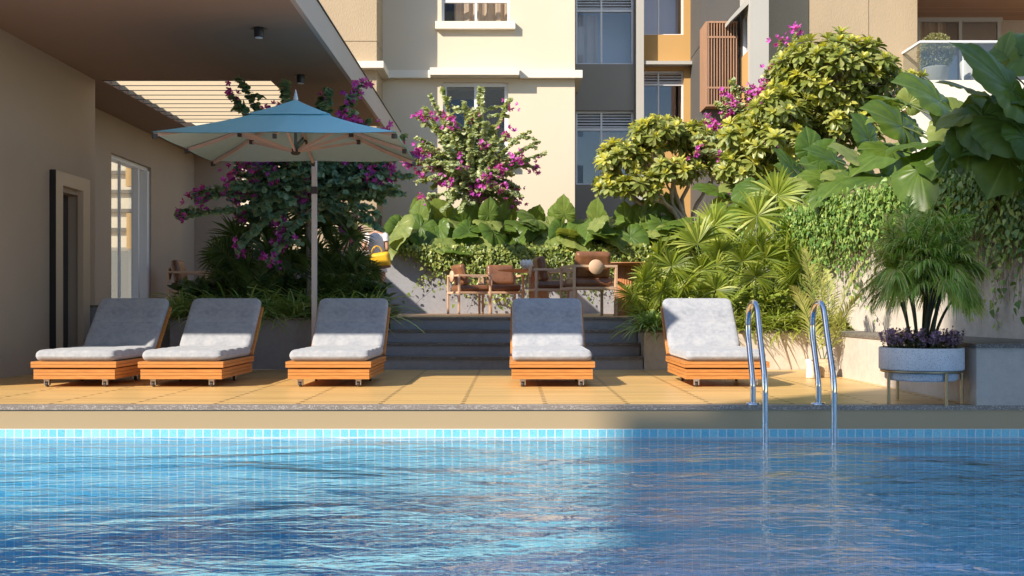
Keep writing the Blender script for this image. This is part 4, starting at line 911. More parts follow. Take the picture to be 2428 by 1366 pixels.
# ================================================================== PLANTS
class FB:
    """fast foliage accumulator: templates of quads stamped many times"""
    def __init__(s): s.V = []; s.Q = []; s.MI = []; s.UV = []; s.n = 0
    def stamp(s, tv, tq, O, D, Nn, sc, mi=0, uv=None):
        O = np.asarray(O, float).reshape(-1, 3); k = len(O)
        if k == 0: return
        D = np.asarray(D, float).reshape(-1, 3); Nn = np.asarray(Nn, float).reshape(-1, 3)
        sc = np.broadcast_to(np.asarray(sc, float), (k,)) if np.ndim(sc) < 2 else np.asarray(sc, float)
        D = D / np.maximum(np.linalg.norm(D, axis=1, keepdims=True), 1e-9)
        S = np.cross(D, Nn); S = S / np.maximum(np.linalg.norm(S, axis=1, keepdims=True), 1e-9); U = np.cross(S, D)
        if sc.ndim == 1: sc = np.stack([sc]*3, 1)
        P = O[:, None, :] + S[:, None, :] * (tv[None, :, 0:1] * sc[:, None, 0:1]) + D[:, None, :] * (tv[None, :, 1:2] * sc[:, None, 1:2]) + U[:, None, :] * (tv[None, :, 2:3] * sc[:, None, 2:3])
        m = len(tv); s.V.append(P.reshape(-1, 3)); q = np.asarray(tq)
        s.Q.append((q[None] + (np.arange(k) * m)[:, None, None] + s.n).reshape(-1, 4)); s.MI.append(np.full(k * len(q), mi)); s.n += k * m
        s.UV.append(np.tile(uv, (k, 1)) if uv is not None else np.zeros((k * m, 2)))
    def strips(s, C, W, mi=0):
        """C: k x m x 3 centre lines, W: k x m x 3 half width vectors"""
        k, m, _ = C.shape; P = np.stack([C - W, C + W], 2).reshape(k, m * 2, 3); s.V.append(P.reshape(-1, 3))
        q = np.array([[2*i, 2*i+1, 2*i+3, 2*i+2] for i in range(m - 1)]); s.Q.append((q[None] + (np.arange(k) * m * 2)[:, None, None] + s.n).reshape(-1, 4))
        s.MI.append(np.full(k * (m - 1), mi)); s.n += k * m * 2; s.UV.append(np.zeros((k * m * 2, 2)))
    def build(s, name, mats, parent=None, smooth=True):
        V = np.concatenate(s.V); Q = np.concatenate(s.Q); MI = np.concatenate(s.MI); UV = np.concatenate(s.UV)
        if parent is not None: V = V - np.array(chain(parent))
        me = bpy.data.meshes.new(name); me.vertices.add(len(V)); me.vertices.foreach_set('co', V.astype(np.float32).ravel())
        me.loops.add(len(Q) * 4); me.loops.foreach_set('vertex_index', Q.astype(np.int32).ravel())
        me.polygons.add(len(Q)); me.polygons.foreach_set('loop_start', np.arange(len(Q), dtype=np.int32) * 4)
        me.polygons.foreach_set('material_index', MI.astype(np.int32)); me.polygons.foreach_set('use_smooth', np.full(len(Q), smooth))
        for m in (mats if isinstance(mats, (list, tuple)) else [mats]): me.materials.append(m)
        if UV.any(): ul = me.uv_layers.new(name='uv'); ul.data.foreach_set('uv', UV[Q.ravel()].astype(np.float32).ravel())
        me.update(calc_edges=True); me.validate()
        o = bpy.data.objects.new(name, me); COL.objects.link(o)
        if parent is not None: o.parent = parent
        return o
def grid_leaf(prof, fold=0.12, droop=0.15):
    """prof: list (half width, y); leaf from y=0 to 1"""
    v = []; q = []
    for (w_, y) in prof: z = -droop * y * y; v += [(-w_, y, z + fold * w_), (0, y, z), (w_, y, z + fold * w_)]
    for i in range(len(prof) - 1):
        for k in (0, 1): q.append((3*i+k, 3*i+k+1, 3*i+k+4, 3*i+k+3))
    return np.array(v, float), q
TL_OB = grid_leaf([(.02,0),(.12,.25),(.21,.6),(.20,.82),(.03,1)], 0.35, 0.22)
TL_RD = grid_leaf([(.10,0),(.42,.22),(.48,.55),(.32,.85),(.05,1)], 0.25, 0.15)
TL_OV = grid_leaf([(.02,0),(.24,.3),(.22,.6),(.02,1)], 0.3, 0.15)
TL_IV = grid_leaf([(.16,-.12),(.44,.05),(.34,.4),(.03,1)], 0.2, 0.15)
TL_PT = grid_leaf([(.05,0),(.22,.4),(.24,.7),(.04,1)], 0.3, -0.25)
def rnd(k, rng): v = rng.normal(size=(k, 3)); return v / np.linalg.norm(v, axis=1, keepdims=True)
def bez(a, b, c, n):
    t = np.linspace(0, 1, n)[:, None]; return (1-t)**2 * a + 2*t*(1-t) * b + t*t * c

# ---------------- bougainvillea
def boug(base, cen, rad, label, seed, nb, leaf, mat, nfl, stemr=.02, plus=(), flsz=.055, group=None):
    rng = np.random.RandomState(seed); t = thing('bougainvillea', label, 'bougainvillea', base, group=group)
    base = np.array(base, float); cen = np.array(cen, float); rad = np.array(rad, float)
    fb = FB(); wood = MB(); fl = FB()
    root = cen - np.array([0, 0, rad[2] * .55]); wood.tube(bez(base, (base + root)/2 + rng.normal(size=3)*.03, root, 6), np.linspace(stemr*1.3, stemr, 6), 8)
    tips = []
    for i in range(nb):
        d = rnd(1, rng)[0]; d[2] = d[2] * .9 + .12; d /= np.linalg.norm(d); tips.append(cen + d * rad * rng.uniform(.72, 1.02))
    tips += [np.array(p, float) for p in plus]
    for i, tip in enumerate(tips):
        mid = (root + tip) / 2 + np.array([0, 0, rad[2] * rng.uniform(.12, .4)]) + rng.normal(size=3) * .08
        P = bez(root + rng.normal(size=3)*.05, mid, tip - np.array([0, 0, rng.uniform(0, .12)]), 26); wood.tube(P[::3], np.linspace(stemr*.45, .003, len(P[::3])), 5)
        def leaves(P, dens_, s0):
            L_ = np.linalg.norm(np.diff(P, axis=0), axis=1).sum(); k = max(4, int(L_ / (leaf * dens_)))
            idx = rng.uniform(s0, 1, k) ** .9 * (len(P) - 1.01); ii = idx.astype(int); fr = (idx - ii)[:, None]
            O = P[ii] * (1-fr) + P[ii+1] * fr; T = P[ii+1] - P[ii]; T /= np.linalg.norm(T, axis=1, keepdims=True)
            side = np.cross(T, [0,0,1.]); side /= np.maximum(np.linalg.norm(side, axis=1, keepdims=True), 1e-6)
            sg = rng.choice([-1, 1], k)[:, None]; D = side * sg * .9 + T * .35 + np.array([0,0,-.35]) + rng.normal(size=(k,3)) * .3
            Nn = np.array([0,0,1.]) + rng.normal(size=(k,3)) * .45 + np.array([0,-.35,0]); fb.stamp(*TL_RD, O, D, Nn, rng.uniform(.7, 1.15, k) * leaf)
        leaves(P, .105, .15)
        for j in range(4):
            a = P[rng.randint(7, 22)]; d = rnd(1, rng)[0] * rad * rng.uniform(.16, .34); d[2] = abs(d[2])*.4 - .06
            Q = bez(a, a + d*.5 + np.array([0,0,.06]), a + d, 10); wood.tube(Q[::3], np.linspace(.005, .002, 4), 4); leaves(Q, .12, .05)
            if rng.rand() < nfl * .13: flower(fl, Q[-1], rng, flsz)
        if rng.rand() < nfl: flower(fl, P[-1], rng, flsz)
        if rng.rand() < nfl * .25: flower(fl, P[rng.randint(17, 24)], rng, flsz)
    obj('branches', wood, M['bark'], t); fb.build('foliage', mat, t)
    if fl.V: fl.build('flowers', L['flower'], t)
    return t
def flower(fl, c, rng, s):
    n = rng.randint(7, 15); C = c + rng.normal(size=(n, 3)) * s * np.array([.75, .6, .8])
    for p in C:
        ax = rnd(1, rng)[0]; ax[1] -= .5; ax /= np.linalg.norm(ax); u = np.cross(ax, rnd(1, rng)[0]); u /= np.linalg.norm(u); v_ = np.cross(ax, u); k = 5
        a = np.arange(k) * 2*math.pi/k + rng.uniform(0, 6); D = np.cos(a)[:, None]*u + np.sin(a)[:, None]*v_ + ax * .45
        fl.stamp(*TL_PT, np.repeat(p[None], k, 0), D, np.repeat(ax[None], k, 0), s * rng.uniform(.55, .85))
plusL = [PT(565,172,12.6), PT(550,222,12.6), PT(672,186,12.7), PT(860,186,12.9), PT(835,215,12.8), PT(780,200,12.9), PT(425,490,12.5), PT(462,448,12.5), PT(520,440,12.7), PT(958,298,13.1), PT(982,348,13.2), PT(978,392,13.1), PT(900,525,12.7), PT(562,572,12.5), PT(470,470,12.6), PT(940,420,13), PT(730,250,12.7), PT(640,600,12.45)]
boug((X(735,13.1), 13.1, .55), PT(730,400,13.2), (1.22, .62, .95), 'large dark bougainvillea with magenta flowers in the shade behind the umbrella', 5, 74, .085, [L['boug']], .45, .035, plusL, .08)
plusC = [PT(1050,205,21.4), PT(1020,216,21.4), PT(1140,205,21.4), PT(1210,230,21.5), PT(990,272,21.4), PT(1005,240,21.4), PT(1280,330,21.3), PT(1290,355,21.3), PT(1255,300,21.3), PT(1000,470,21), PT(1230,440,21.2), PT(1100,230,21.4), PT(985,325,21.2)]
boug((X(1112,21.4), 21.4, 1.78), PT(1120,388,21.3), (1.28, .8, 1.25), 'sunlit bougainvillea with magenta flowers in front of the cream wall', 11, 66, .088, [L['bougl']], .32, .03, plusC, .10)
plusR = [PT(1680,275,18.5), PT(1700,228,18.5), PT(1735,178,18.5), PT(1720,240,18.5), PT(1775,195,18.5), PT(1853,80,18.6), PT(1890,72,18.6), PT(1648,318,18.4), PT(1650,350,18.4), PT(1720,410,18.2), PT(1780,370,18.2), PT(1860,440,18), PT(1800,215,18.4), PT(1840,130,18.6)]
boug((X(1795,18.6), 18.6, 1.8), PT(1790,330,18.7), (.80, .6, 1.1), 'bougainvillea with pink-magenta flowers growing between the two yellow-green trees', 23, 36, .088, [L['bougl']], .5, .03, plusR, .09)

# ---------------- yellow-green trees with leaf rosettes
def rtree(base, lobes, label, seed, ntip, leaf, fork, nlim=5):
    rng = np.random.RandomState(seed); t = thing('tree', label, 'tree', base); base = np.array(base, float); wood = MB(); fb = FB()
    F0 = np.array(fork, float); tot = sum(n for *_, n in lobes)
    wig = lambda P, s: P + np.r_[np.zeros((1,3)), rng.normal(size=(len(P)-2, 3)) * s, np.zeros((1,3))]
    for (c, r, n) in lobes:
        c = np.array(c, float); r = np.array(r, float); low = c - np.array([0,0,r[2]*.55])
        st = base + rng.normal(size=3) * np.array([.12,.08,0]); st[2] = base[2]
        Pm = wig(bez(st, F0 + rng.normal(size=3)*.12, low, 9), .035); wood.tube(Pm, np.linspace(.055, .028, 9), 9)
        subs = []
        for k in range(max(4, n // 7)):
            d = rnd(1, rng)[0]; d[2] = abs(d[2])*.8 + .05; s_ = c + d * r * rng.uniform(.45, .65); P = wig(bez(Pm[rng.randint(5, 9)], low + (s_-low)*rng.uniform(.2,.6) + rng.normal(size=3)*.12, s_, 7), .025)
            wood.tube(P, np.linspace(.024, .012, 7), 7); subs.append((s_, P))
        m = n * 3; d = rnd(m, rng); d[:, 2] = d[:, 2] * .75 + .28; d /= np.linalg.norm(d, axis=1, keepdims=True)
        tips = c + d * r * rng.uniform(.72, 1.06, (m, 1)); keep = []
        for p in tips:
            if all(np.linalg.norm(p - q) > leaf * .80 for q in keep): keep.append(p)
            if len(keep) >= n: break
        for p in keep:
            j = int(np.argmin([np.linalg.norm(p - s_) for s_, _ in subs])); a = subs[j][1][rng.randint(4, 7)]
            dirv = (p - c) / r; dirv /= np.linalg.norm(dirv); dirv = dirv * .6 + np.array([0, -.12, .75]) + rng.normal(size=3) * .22; dirv /= np.linalg.norm(dirv)
            P = bez(a, p - dirv * leaf * .9, p, 5); wood.tube(P, np.linspace(.011, .006, 5), 5)
            u = np.cross(dirv, rnd(1, rng)[0]); u /= np.linalg.norm(u); v_ = np.cross(dirv, u)
            for ring, (k, el, sc_, mi, dn) in enumerate(((5, 1.15, .62, 1, 0.0), (7, .60, .9, 1 if rng.rand() < .35 else 0, .10), (8, .05, 1.05, 0, .35), (6, -.45, .95, 0, .75))):
                a_ = np.arange(k) * 2*math.pi/k + rng.uniform(0, 6) + rng.normal(size=k)*.15; e = el + rng.normal(size=k) * .18
                D = (np.cos(a_)[:,None]*u + np.sin(a_)[:,None]*v_) * np.cos(e)[:,None] + dirv * np.sin(e)[:,None]
                O = p - dirv * leaf * dn * .5; Nn = dirv[None] * np.cos(e)[:,None] - (np.cos(a_)[:,None]*u + np.sin(a_)[:,None]*v_) * np.sin(e)[:,None]
                fb.stamp(*TL_OB, np.repeat(O[None], k, 0), D, Nn + rng.normal(size=(k,3))*.15, np.stack([rng.uniform(.8,1.1,k)*leaf*sc_, rng.uniform(.8,1.1,k)*leaf*sc_, rng.uniform(.7,1.3,k)*leaf*sc_], 1), mi)
    obj('branches', wood, M['bark'], t); fb.build('foliage', [L['ros'], L['young']], t); return t
D_ = 17.2
rtree((X(1905,D_), D_, 1.8), [(PT(1975,185,D_), (.98,.85,.66), 120), (PT(1845,265,D_-.2), (.50,.6,.34), 34), (PT(1850,345,D_-.4), (.58,.6,.26), 30), (PT(1990,305,D_), (.70,.6,.28), 32), (PT(2160,190,D_+.3), (.2,.2,.16), 5), (PT(2050,250,D_+.2), (.55,.5,.35), 22), (PT(1770,320,D_+.1), (.42,.5,.32), 24), (PT(1760,400,D_), (.4,.45,.24), 16)],
      'tall round yellow-green tree with glossy leaf rosettes in front of the tan wall', 7, 0, .195, PT(1930,420,D_))
D_ = 20.9
rtree((X(1640,D_), D_, 1.8), [(PT(1565,320,D_), (.58,.6,.32), 40), (PT(1475,375,D_), (.52,.5,.32), 32), (PT(1660,335,D_), (.52,.6,.32), 34), (PT(1450,435,D_), (.36,.4,.16), 11), (PT(1600,405,D_-.2), (.48,.5,.2), 20), (PT(1720,390,D_+.2), (.45,.5,.35), 22), (PT(1520,440,D_-.3),(.4,.4,.2),14)],
      'low spreading yellow-green tree with pale twisted branches, left of the tall one', 17, 0, .21, PT(1600,470,D_))

# ---------------- elephant ears
def ear_template():
    nr, ns = 7, 60; v = [(0, .0, 0)]; uv = [(0.0, 0)]; q = []
    th = np.linspace(0, 2*math.pi, ns, endpoint=False)
    veins = [math.pi/2] + [math.pi/2 + s * a for s in (-1, 1) for a in (.38, .78, 1.2, 1.65, 2.15, 2.62)]
    def rad(t):
        a = abs(((t - math.pi/2 + math.pi) % (2*math.pi)) - math.pi)      # 0 tip .. pi notch
        pts = [(0,.80),(.22,.71),(.5,.62),(.9,.54),(1.4,.47),(1.9,.46),(2.4,.46),(2.75,.42),(2.98,.26),(math.pi,.06)]
        r = np.interp(a, [p[0] for p in pts], [p[1] for p in pts]); return r * (1 + .014 * math.sin(t * 17) + .010 * math.sin(t * 29))
    V = []; UVs = []
    for i in range(nr + 1):
        f = i / nr
        for t in th:
            r = rad(t) * f; dv = min(abs(((t - b + math.pi) % (2*math.pi)) - math.pi) for b in veins); vn = max(0, 1 - dv / .085) * (1 if f > 0 else 1)
            mn = abs(((t - math.pi/2 + math.pi) % (2*math.pi)) - math.pi)
            x = r * math.cos(t); y = r * math.sin(t); z = .10 * abs(x) ** 1.2 * 1.5 - .16 * max(0, y) ** 2 + (.020 * math.sin(t * 7 + 1) + .012 * math.sin(t * 19)) * f ** 2 - .012 * (1 - min(1, dv / .16)) * (f * (1 - f) * 4 * .6 + .3) - .10 * f ** 4 * abs(math.cos(t))
            V.append((x, y, z)); UVs.append((vn, f))
    for i in range(nr):
        for k in range(ns): q.append((i*ns+k, i*ns+(k+1)%ns, (i+1)*ns+(k+1)%ns, (i+1)*ns+k))
    return np.array(V), q, np.array(UVs)
EV, EQ, EU = ear_template()
def ear_plant(base, leaves, label, seed, group=None):
    """leaves: (x, y, z, size, tipdir, normal)"""
    t = thing('elephant_ear_plant', label, 'plant', base, group=group); rng = np.random.RandomState(seed); fb = FB(); st = MB(); base = np.array(base, float)
    for (p, size, tip, nor) in leaves:
        p = np.array(p, float); tip = np.array(tip, float) + rng.normal(size=3)*.12; nor = np.array(nor, float) + rng.normal(size=3)*.15
        fb.stamp(EV, EQ, p, tip, nor, np.array([[rng.uniform(.85,1.15)*size, size, size*rng.uniform(.7,1.5)]]), 0, EU)
        b = base + rng.normal(size=3)*np.array([.08,.08,0]); st.tube(bez(b, np.array([b[0]*.5+p[0]*.5, b[1]*.6+p[1]*.4, p[2]*.8+b[2]*.2]) + np.array([0,.02,0]), p, 8), np.linspace(.022,.011,8) * min(1, size*1.3), 7)
    fb.build('leaves', L['ear'], t); obj('stems', st, M['stem'], t); return t
rng0 = np.random.RandomState(42)
EARLBL = ['leftmost elephant ear plant above the bare grey wall, beside the dark bougainvillea', 'second elephant ear plant from the left on the back wall', 'elephant ear plant just left of the bougainvillea trunk', 'elephant ear plant right of the bougainvillea trunk', 'elephant ear plant with broad shaded leaves, above the leftmost armchair', 'elephant ear plant with two big pale drooping leaves, above the white bowls', 'elephant ear plant behind the nearest armchair', 'elephant ear plant with an upright dark leaf, under the low tree', 'elephant ear plant where the back wall disappears behind the fan palms', 'elephant ear plant under the trunk of the low spreading tree']
for i, px in enumerate((945, 1015, 1085, 1150, 1215, 1290, 1370, 1450, 1530, 1620)):
    D = 20.75 + rng0.uniform(0, .5); lv = []
    for k in range(11):
        a = rng0.uniform(-2.6, -.5); hgt = [540, 525, 562, 540, 570, 555, 520, 575, 550, 535, 565][k] + rng0.uniform(-14, 14); x = px + rng0.uniform(-55, 55)
        up = k in (1, 6); y = D - .15 + rng0.uniform(-.35, .45) + (.2 if up else -.2)
        tip = (rng0.uniform(-.5,.5), rng0.uniform(-.5,-.1), 1.0) if up and rng0.rand() < .7 else (rng0.uniform(-.8,.8), -.5, rng0.uniform(-.8, 0.1))
        nor = (rng0.uniform(-.7,.7), -1.0, .35) if up else (rng0.uniform(-.6,.6), -.45, .9)
        lv.append((np.array([X(x,D), y, Z(hgt,D)]), rng0.uniform(.45,.74), tip, nor))
    ear_plant((X(px,D), D, 1.8), lv, EARLBL[i], i, 'elephant ears along the top of the back wall')
# right-hand group: (px, py, D, size m, tip, normal)
def LV(*a):
    out = []; r_ = np.random.RandomState(int(a[0][0]))
    for i, (px, py, D, s, tip, n) in enumerate(a):
        n = (n[0] + r_.uniform(-.3,.3), n[1]*.75, n[2] + .45) if i else n; out.append((PT(px, py, D), s*r_.uniform(.58,.78), tip, n)); out.append((PT(px + (-1)**i*r_.uniform(20,50), py + r_.uniform(25,60), D + .15), s*r_.uniform(.38,.58), (tip[0]*.6 + .5*(-1)**i, tip[1], tip[2]-.4), (n[0]+.3*(-1)**i, n[1], n[2])))
        if i % 2: out.append((PT(px + r_.uniform(-60,60), py + r_.uniform(-10,70), D + .35), s*r_.uniform(.4,.6), (r_.uniform(-1,.5), -.3, r_.uniform(-.4,.8)), (r_.uniform(-.4,.4), -1, .6)))
    return out
ear_plant((4.75, 8.9, 1.8), LV((2400,215,8.6,1.15,(-.80,-.2,.62),(.45,-.8,.75)), (2330,225,8.8,.95,(-1,-.3,.05),(.0,-.75,.8)), (2410,235,8.7,.8,(-.6,-.6,-.1),(0,-.4,1)), (2330,275,8.8,.85,(-.5,-.6,-.8),(-.3,-.9,.3)), (2400,290,8.6,.8,(.1,-.6,-.8),(.0,-1,.3)), (2360,330,8.9,.8,(-.9,-.4,-.35),(-.1,-.7,.7)), (2440,330,8.5,.8,(.3,-.5,-.7),(.1,-1,.2)), (2420,130,9.2,.9,(.8,-.2,.5),(-.1,-1,.5)), (2390,370,8.7,.7,(-.3,-.4,-.8),(0,-1,.2)), (2300,330,8.9,.7,(-.3,-.5,-.8),(0,-1,.3))),
          'towering dark elephant ear plant in the shade at the right edge', 51)
ear_plant((4.9, 10.6, 1.8), LV((2230,240,10.4,.95,(-.9,-.3,.35),(0,-.8,.7)), (2270,300,10.2,.9,(-.55,-.4,-.75),(-.2,-1,.3)), (2200,340,10.3,.85,(-1,-.4,-.1),(-.1,-.5,.9)), (2140,300,10.8,.85,(-.8,-.3,.4),(.2,-1,.35)), (2180,400,10.1,1.0,(-.15,-.6,-.9),(-.35,-.8,.5)), (2240,370,10.2,.8,(-.5,-.7,-.4),(-.2,-.6,.8)), (2310,380,10,.8,(-.2,-.5,-.8),(0,-1,.3)), (2120,240,11.2,.7,(-.9,-.3,.1),(0,-.6,.8))),
          'elephant ear plant with one broad pale leaf hanging over the ivy wall', 52)
ear_plant((4.7, 12.9, 1.8), LV((2100,360,12.4,.9,(-.9,-.4,-.2),(0,-.5,.9)), (2040,380,12.6,.9,(-.8,-.3,.3),(.1,-.9,.5)), (2090,420,12.2,.95,(-1,-.5,-.15),(-.1,-.5,.9)), (2010,420,12.6,.85,(-.9,-.4,-.3),(0,-.6,.8)), (2150,440,12,.8,(-.2,-.6,-.8),(-.2,-.9,.4)), (1980,380,13,.75,(-.7,-.2,.6),(.2,-1,.3)), (2060,330,12.9,.8,(-.5,-.3,.6),(0,-1,.3))),
          'sprawling pale elephant ear plant right of the tall tree trunk', 53)
ear_plant((4.5, 15.2, 1.8), LV((1960,400,14.8,.9,(-.8,-.4,.2),(0,-.8,.6)), (1900,430,14.8,.85,(-.9,-.4,-.3),(0,-.6,.8)), (1960,450,14.6,.85,(-.4,-.6,-.7),(-.1,-.9,.4)), (1880,400,15.2,.8,(-.6,-.2,.6),(.1,-1,.3)), (1830,450,15,.8,(-.9,-.4,-.1),(0,-.6,.8)), (1920,355,15.4,.7,(-.3,-.2,.8),(0,-1,.2)), (1780,440,15.4,.8,(-.7,-.4,-.5),(0,-.8,.6))),
          'elephant ear plant in the middle of the slope above the fan palms', 54)
ear_plant((4.6, 17.8, 1.8), LV((1800,400,17.4,.8,(-.5,-.2,.7),(0,-1,.3)), (1750,440,17.4,.8,(-.8,-.4,-.2),(0,-.7,.7)), (1700,450,17.6,.8,(-.9,-.4,.1),(0,-.7,.7)), (1830,430,17.2,.8,(.3,-.5,-.6),(0,-.8,.5)), (1720,500,17.2,.8,(-.5,-.6,-.6),(0,-.8,.5)), (1770,480,17.2,.75,(.2,-.6,-.6),(0,-.8,.5))),
          'elephant ear plant behind the topmost fan palm leaves, under the bougainvillea', 55)

# ---------------- fan palms
def fan_leaf(fb, c, tip, nor, r, rng, nl=30, spread=2.6):
    tip = np.array(tip, float); tip /= np.linalg.norm(tip); nor = np.array(nor, float); sd = np.cross(tip, nor); sd /= np.linalg.norm(sd); nor = np.cross(sd, tip)
    a = np.linspace(-spread, spread, nl) + rng.normal(size=nl) * .03; m = 6; s = np.linspace(.02, 1, m)
    D = np.cos(a)[:,None]*tip + np.sin(a)[:,None]*sd; ln = r * (1 - .22 * (np.abs(a)/spread)**2) * rng.uniform(.9,1.05,nl)
    dr = rng.uniform(.10, .30, nl)
    C = c + D[:,None,:] * (ln[:,None]*s)[:,:,None] + nor * (.10 * r * np.sin(s*math.pi*.6))[None,:,None] - np.array([0,0,1.]) * (dr[:,None]*ln[:,None]*(s**3))[:,:,None]
    wp = np.array([.2,.75,1,.8,.5,.04]) * r * .034; P = np.cross(D, nor) 
    W = (P[:,None,:] + nor * rng.choice([-.6,.6],(nl,1,1))) * wp[None,:,None]; fb.strips(C, W)
def frond(fb, st, P, nl, ll, rng, wid=.011, dro=.5, ang=.9, rad=.006, nseg=5, vee=.25):
    """pinnate frond along polyline P"""
    P = np.asarray(P); n = len(P); st.tube(P[::2], np.linspace(rad, rad*.3, len(P[::2])), 5)
    k = nl * 2; t = np.repeat(np.linspace(.12, .99, nl), 2); sg = np.tile([-1, 1], nl)[:, None]
    idx = t * (n - 1.001); ii = idx.astype(int); fr = (idx - ii)[:,None]; O = P[ii]*(1-fr) + P[ii+1]*fr; T = P[ii+1]-P[ii]; T /= np.linalg.norm(T, axis=1, keepdims=True)
    up = np.array([0,0,1.]); S = np.cross(T, up); S /= np.maximum(np.linalg.norm(S, axis=1, keepdims=True), 1e-6); U = np.cross(S, T)
    prof = np.sin(np.clip(t*.93+.07, 0, 1)**.7*math.pi)**.55; ln = ll * prof * rng.uniform(.9,1.1,k)
    an = ang * (1 - .5*t)[:,None]; D = S*sg*np.sin(an) + T*np.cos(an) + U*vee + rng.normal(size=(k,3))*.06; D /= np.linalg.norm(D, axis=1, keepdims=True)
    s = np.linspace(0,1,nseg); C = O[:,None,:] + D[:,None,:]*(ln[:,None]*s)[:,:,None] - up*(dro*rng.uniform(.6,1.3,(k,1))*ln[:,None]*s**2.2)[:,:,None]
    wp = np.interp(s, [0,.25,.6,1], [.35,1,.8,.05])*wid; Wd = np.cross(D, U); Wd /= np.maximum(np.linalg.norm(Wd,axis=1,keepdims=True),1e-6); fb.strips(C, Wd[:,None,:]*wp[None,:,None])
def fan_shrub(base, pts, label, seed, mat, group, D0, r0=.42, extra=10, spreadx=.5, zr=(.2,.8)):
    rng = np.random.RandomState(seed); t = thing('fan_palm', label, 'palm', base, group=group); base = np.array(base, float); fb = FB(); st = MB()
    lv = [(PT(px, py, D), r) for (px, py, D, r) in pts]
    for k in range(extra): lv.append((base + np.array([rng.uniform(-1,1)*spreadx, rng.uniform(-.3,.5), rng.uniform(*zr)]), rng.uniform(.6,.95)*r0))
    for (p, r) in lv:
        out = p - (base + np.array([0,.25,.1])); out /= np.linalg.norm(out); tip = out * .55 + np.array([0, -.25, .75]) + rng.normal(size=3)*.25; nor = np.array([out[0]*-.2, -1, .55]) + rng.normal(size=3)*.25
        fan_leaf(fb, p, tip, nor, r, rng, rng.randint(32, 42), rng.uniform(2.1, 2.8))
        b = base + rng.normal(size=3)*np.array([.06,.06,0]); st.tube(bez(b, np.array([b[0]*.6+p[0]*.4, b[1]*.6+p[1]*.4, p[2]*.7+b[2]*.3]), p, 7), .0075, 5)
    fb.build('fronds', mat, t); obj('stems', st, M['stem'], t); return t
g_ = 'fan palms in the right planter'; b0 = .42
fan_shrub((X(1560,13.2), 13.2, b0), [(1561,612,13.1,.42),(1525,670,12.8,.42),(1592,631,12.9,.34),(1500,700,12.7,.3),(1570,690,12.6,.3),(1625,676,12.7,.3)], 'fan palm at the left end of the planter, beside the second table', 61, L['fan'], g_, 13.2, .36, 15, .35, (.2,.7))
fan_shrub((X(1660,13.6), 13.6, b0), [(1653,579,13.6,.48),(1692,537,14.0,.45),(1661,640,13.1,.34),(1706,598,13.4,.36),(1698,687,12.8,.32)], 'fan palm with tall pale fans behind the sunlit lounger', 62, L['fan'], g_, 13.6, .38, 16, .4, (.3,.95))
fan_shrub((X(1800,14.0), 14.0, b0), [(1795,512,14.3,.50),(1842,465,14.4,.52),(1814,612,13.4,.38),(1795,587,13.6,.36),(1792,656,13.0,.34),(1760,620,13.3,.36)], 'tallest fan palm, between sunlit lounger and pool ladder', 63, L['fan'], g_, 14, .4, 17, .45, (.3,1.1))
fan_shrub((X(1910,13.7), 13.7, b0), [(1934,526,13.8,.52),(1884,553,13.9,.40),(1962,565,13.5,.40),(1862,592,13.4,.36),(1967,640,13.0,.34),(1900,630,13.2,.36)], 'rightmost fan palm, next to the ivy-covered side wall', 64, L['fan'], g_, 13.7, .38, 17, .4, (.3,1.0))
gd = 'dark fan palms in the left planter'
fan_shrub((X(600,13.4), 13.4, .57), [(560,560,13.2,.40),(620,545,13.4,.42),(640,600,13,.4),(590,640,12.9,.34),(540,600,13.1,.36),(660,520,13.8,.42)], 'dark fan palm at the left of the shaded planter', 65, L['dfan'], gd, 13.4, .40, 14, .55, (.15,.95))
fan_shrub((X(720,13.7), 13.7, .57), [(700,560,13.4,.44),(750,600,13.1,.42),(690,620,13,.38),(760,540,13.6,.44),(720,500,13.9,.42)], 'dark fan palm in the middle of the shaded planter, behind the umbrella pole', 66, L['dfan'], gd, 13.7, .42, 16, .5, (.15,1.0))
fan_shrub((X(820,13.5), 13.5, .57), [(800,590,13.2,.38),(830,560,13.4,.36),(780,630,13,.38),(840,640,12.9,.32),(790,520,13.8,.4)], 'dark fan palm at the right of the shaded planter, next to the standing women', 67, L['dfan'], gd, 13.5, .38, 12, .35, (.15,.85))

# ---------------- pinnate palms
def pin_palm(name, base, ends, label, seed, mat, nl, ll, wid, top=None, group=None, cat='palm', **kw):
    rng = np.random.RandomState(seed); t = thing(name, label, cat, base, group=group); base = np.array(base, float); fb = FB(); st = MB()
    for e in ends:
        e, lift = (np.array(e[0], float), e[1]) if isinstance(e, tuple) and len(e) == 2 else (np.array(e, float), .35)
        b = base + rng.normal(size=3)*np.array([.03,.03,0]); L_ = np.linalg.norm(e-b); frond(fb, st, bez(b, b*.45 + e*.55 + np.array([0,0,lift*L_]), e, 28), nl, ll, rng, wid, **kw)
    fb.build('fronds', mat, t); obj('stems', st, M['stem'], t); return t
pin_palm('areca_palm', (vx, vy, .14), [(PT(1905,590,11.2), .12), (PT(2045,625,10.9), .2), (PT(1880,680,10.7), .2), (PT(2040,700,10.6), .22), (PT(1960,640,11.4), .1), (PT(1935,600,11.0), .1)], 'pale areca palm with long feathery fronds rising from the woven basket', 71, L['areca'], 34, .26, .0085, dro=.35)
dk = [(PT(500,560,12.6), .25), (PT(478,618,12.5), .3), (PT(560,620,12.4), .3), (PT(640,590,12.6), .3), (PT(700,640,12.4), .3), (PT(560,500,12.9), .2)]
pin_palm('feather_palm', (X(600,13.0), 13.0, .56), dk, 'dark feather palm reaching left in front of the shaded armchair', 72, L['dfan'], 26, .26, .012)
dk = [(PT(900,625,12.5), .25), (PT(890,668,12.4), .3), (PT(860,560,12.8), .25), (PT(700,600,12.5), .3), (PT(780,650,12.3), .35), (PT(870,600,12.9), .25), (PT(830,650,12.3),.3)]
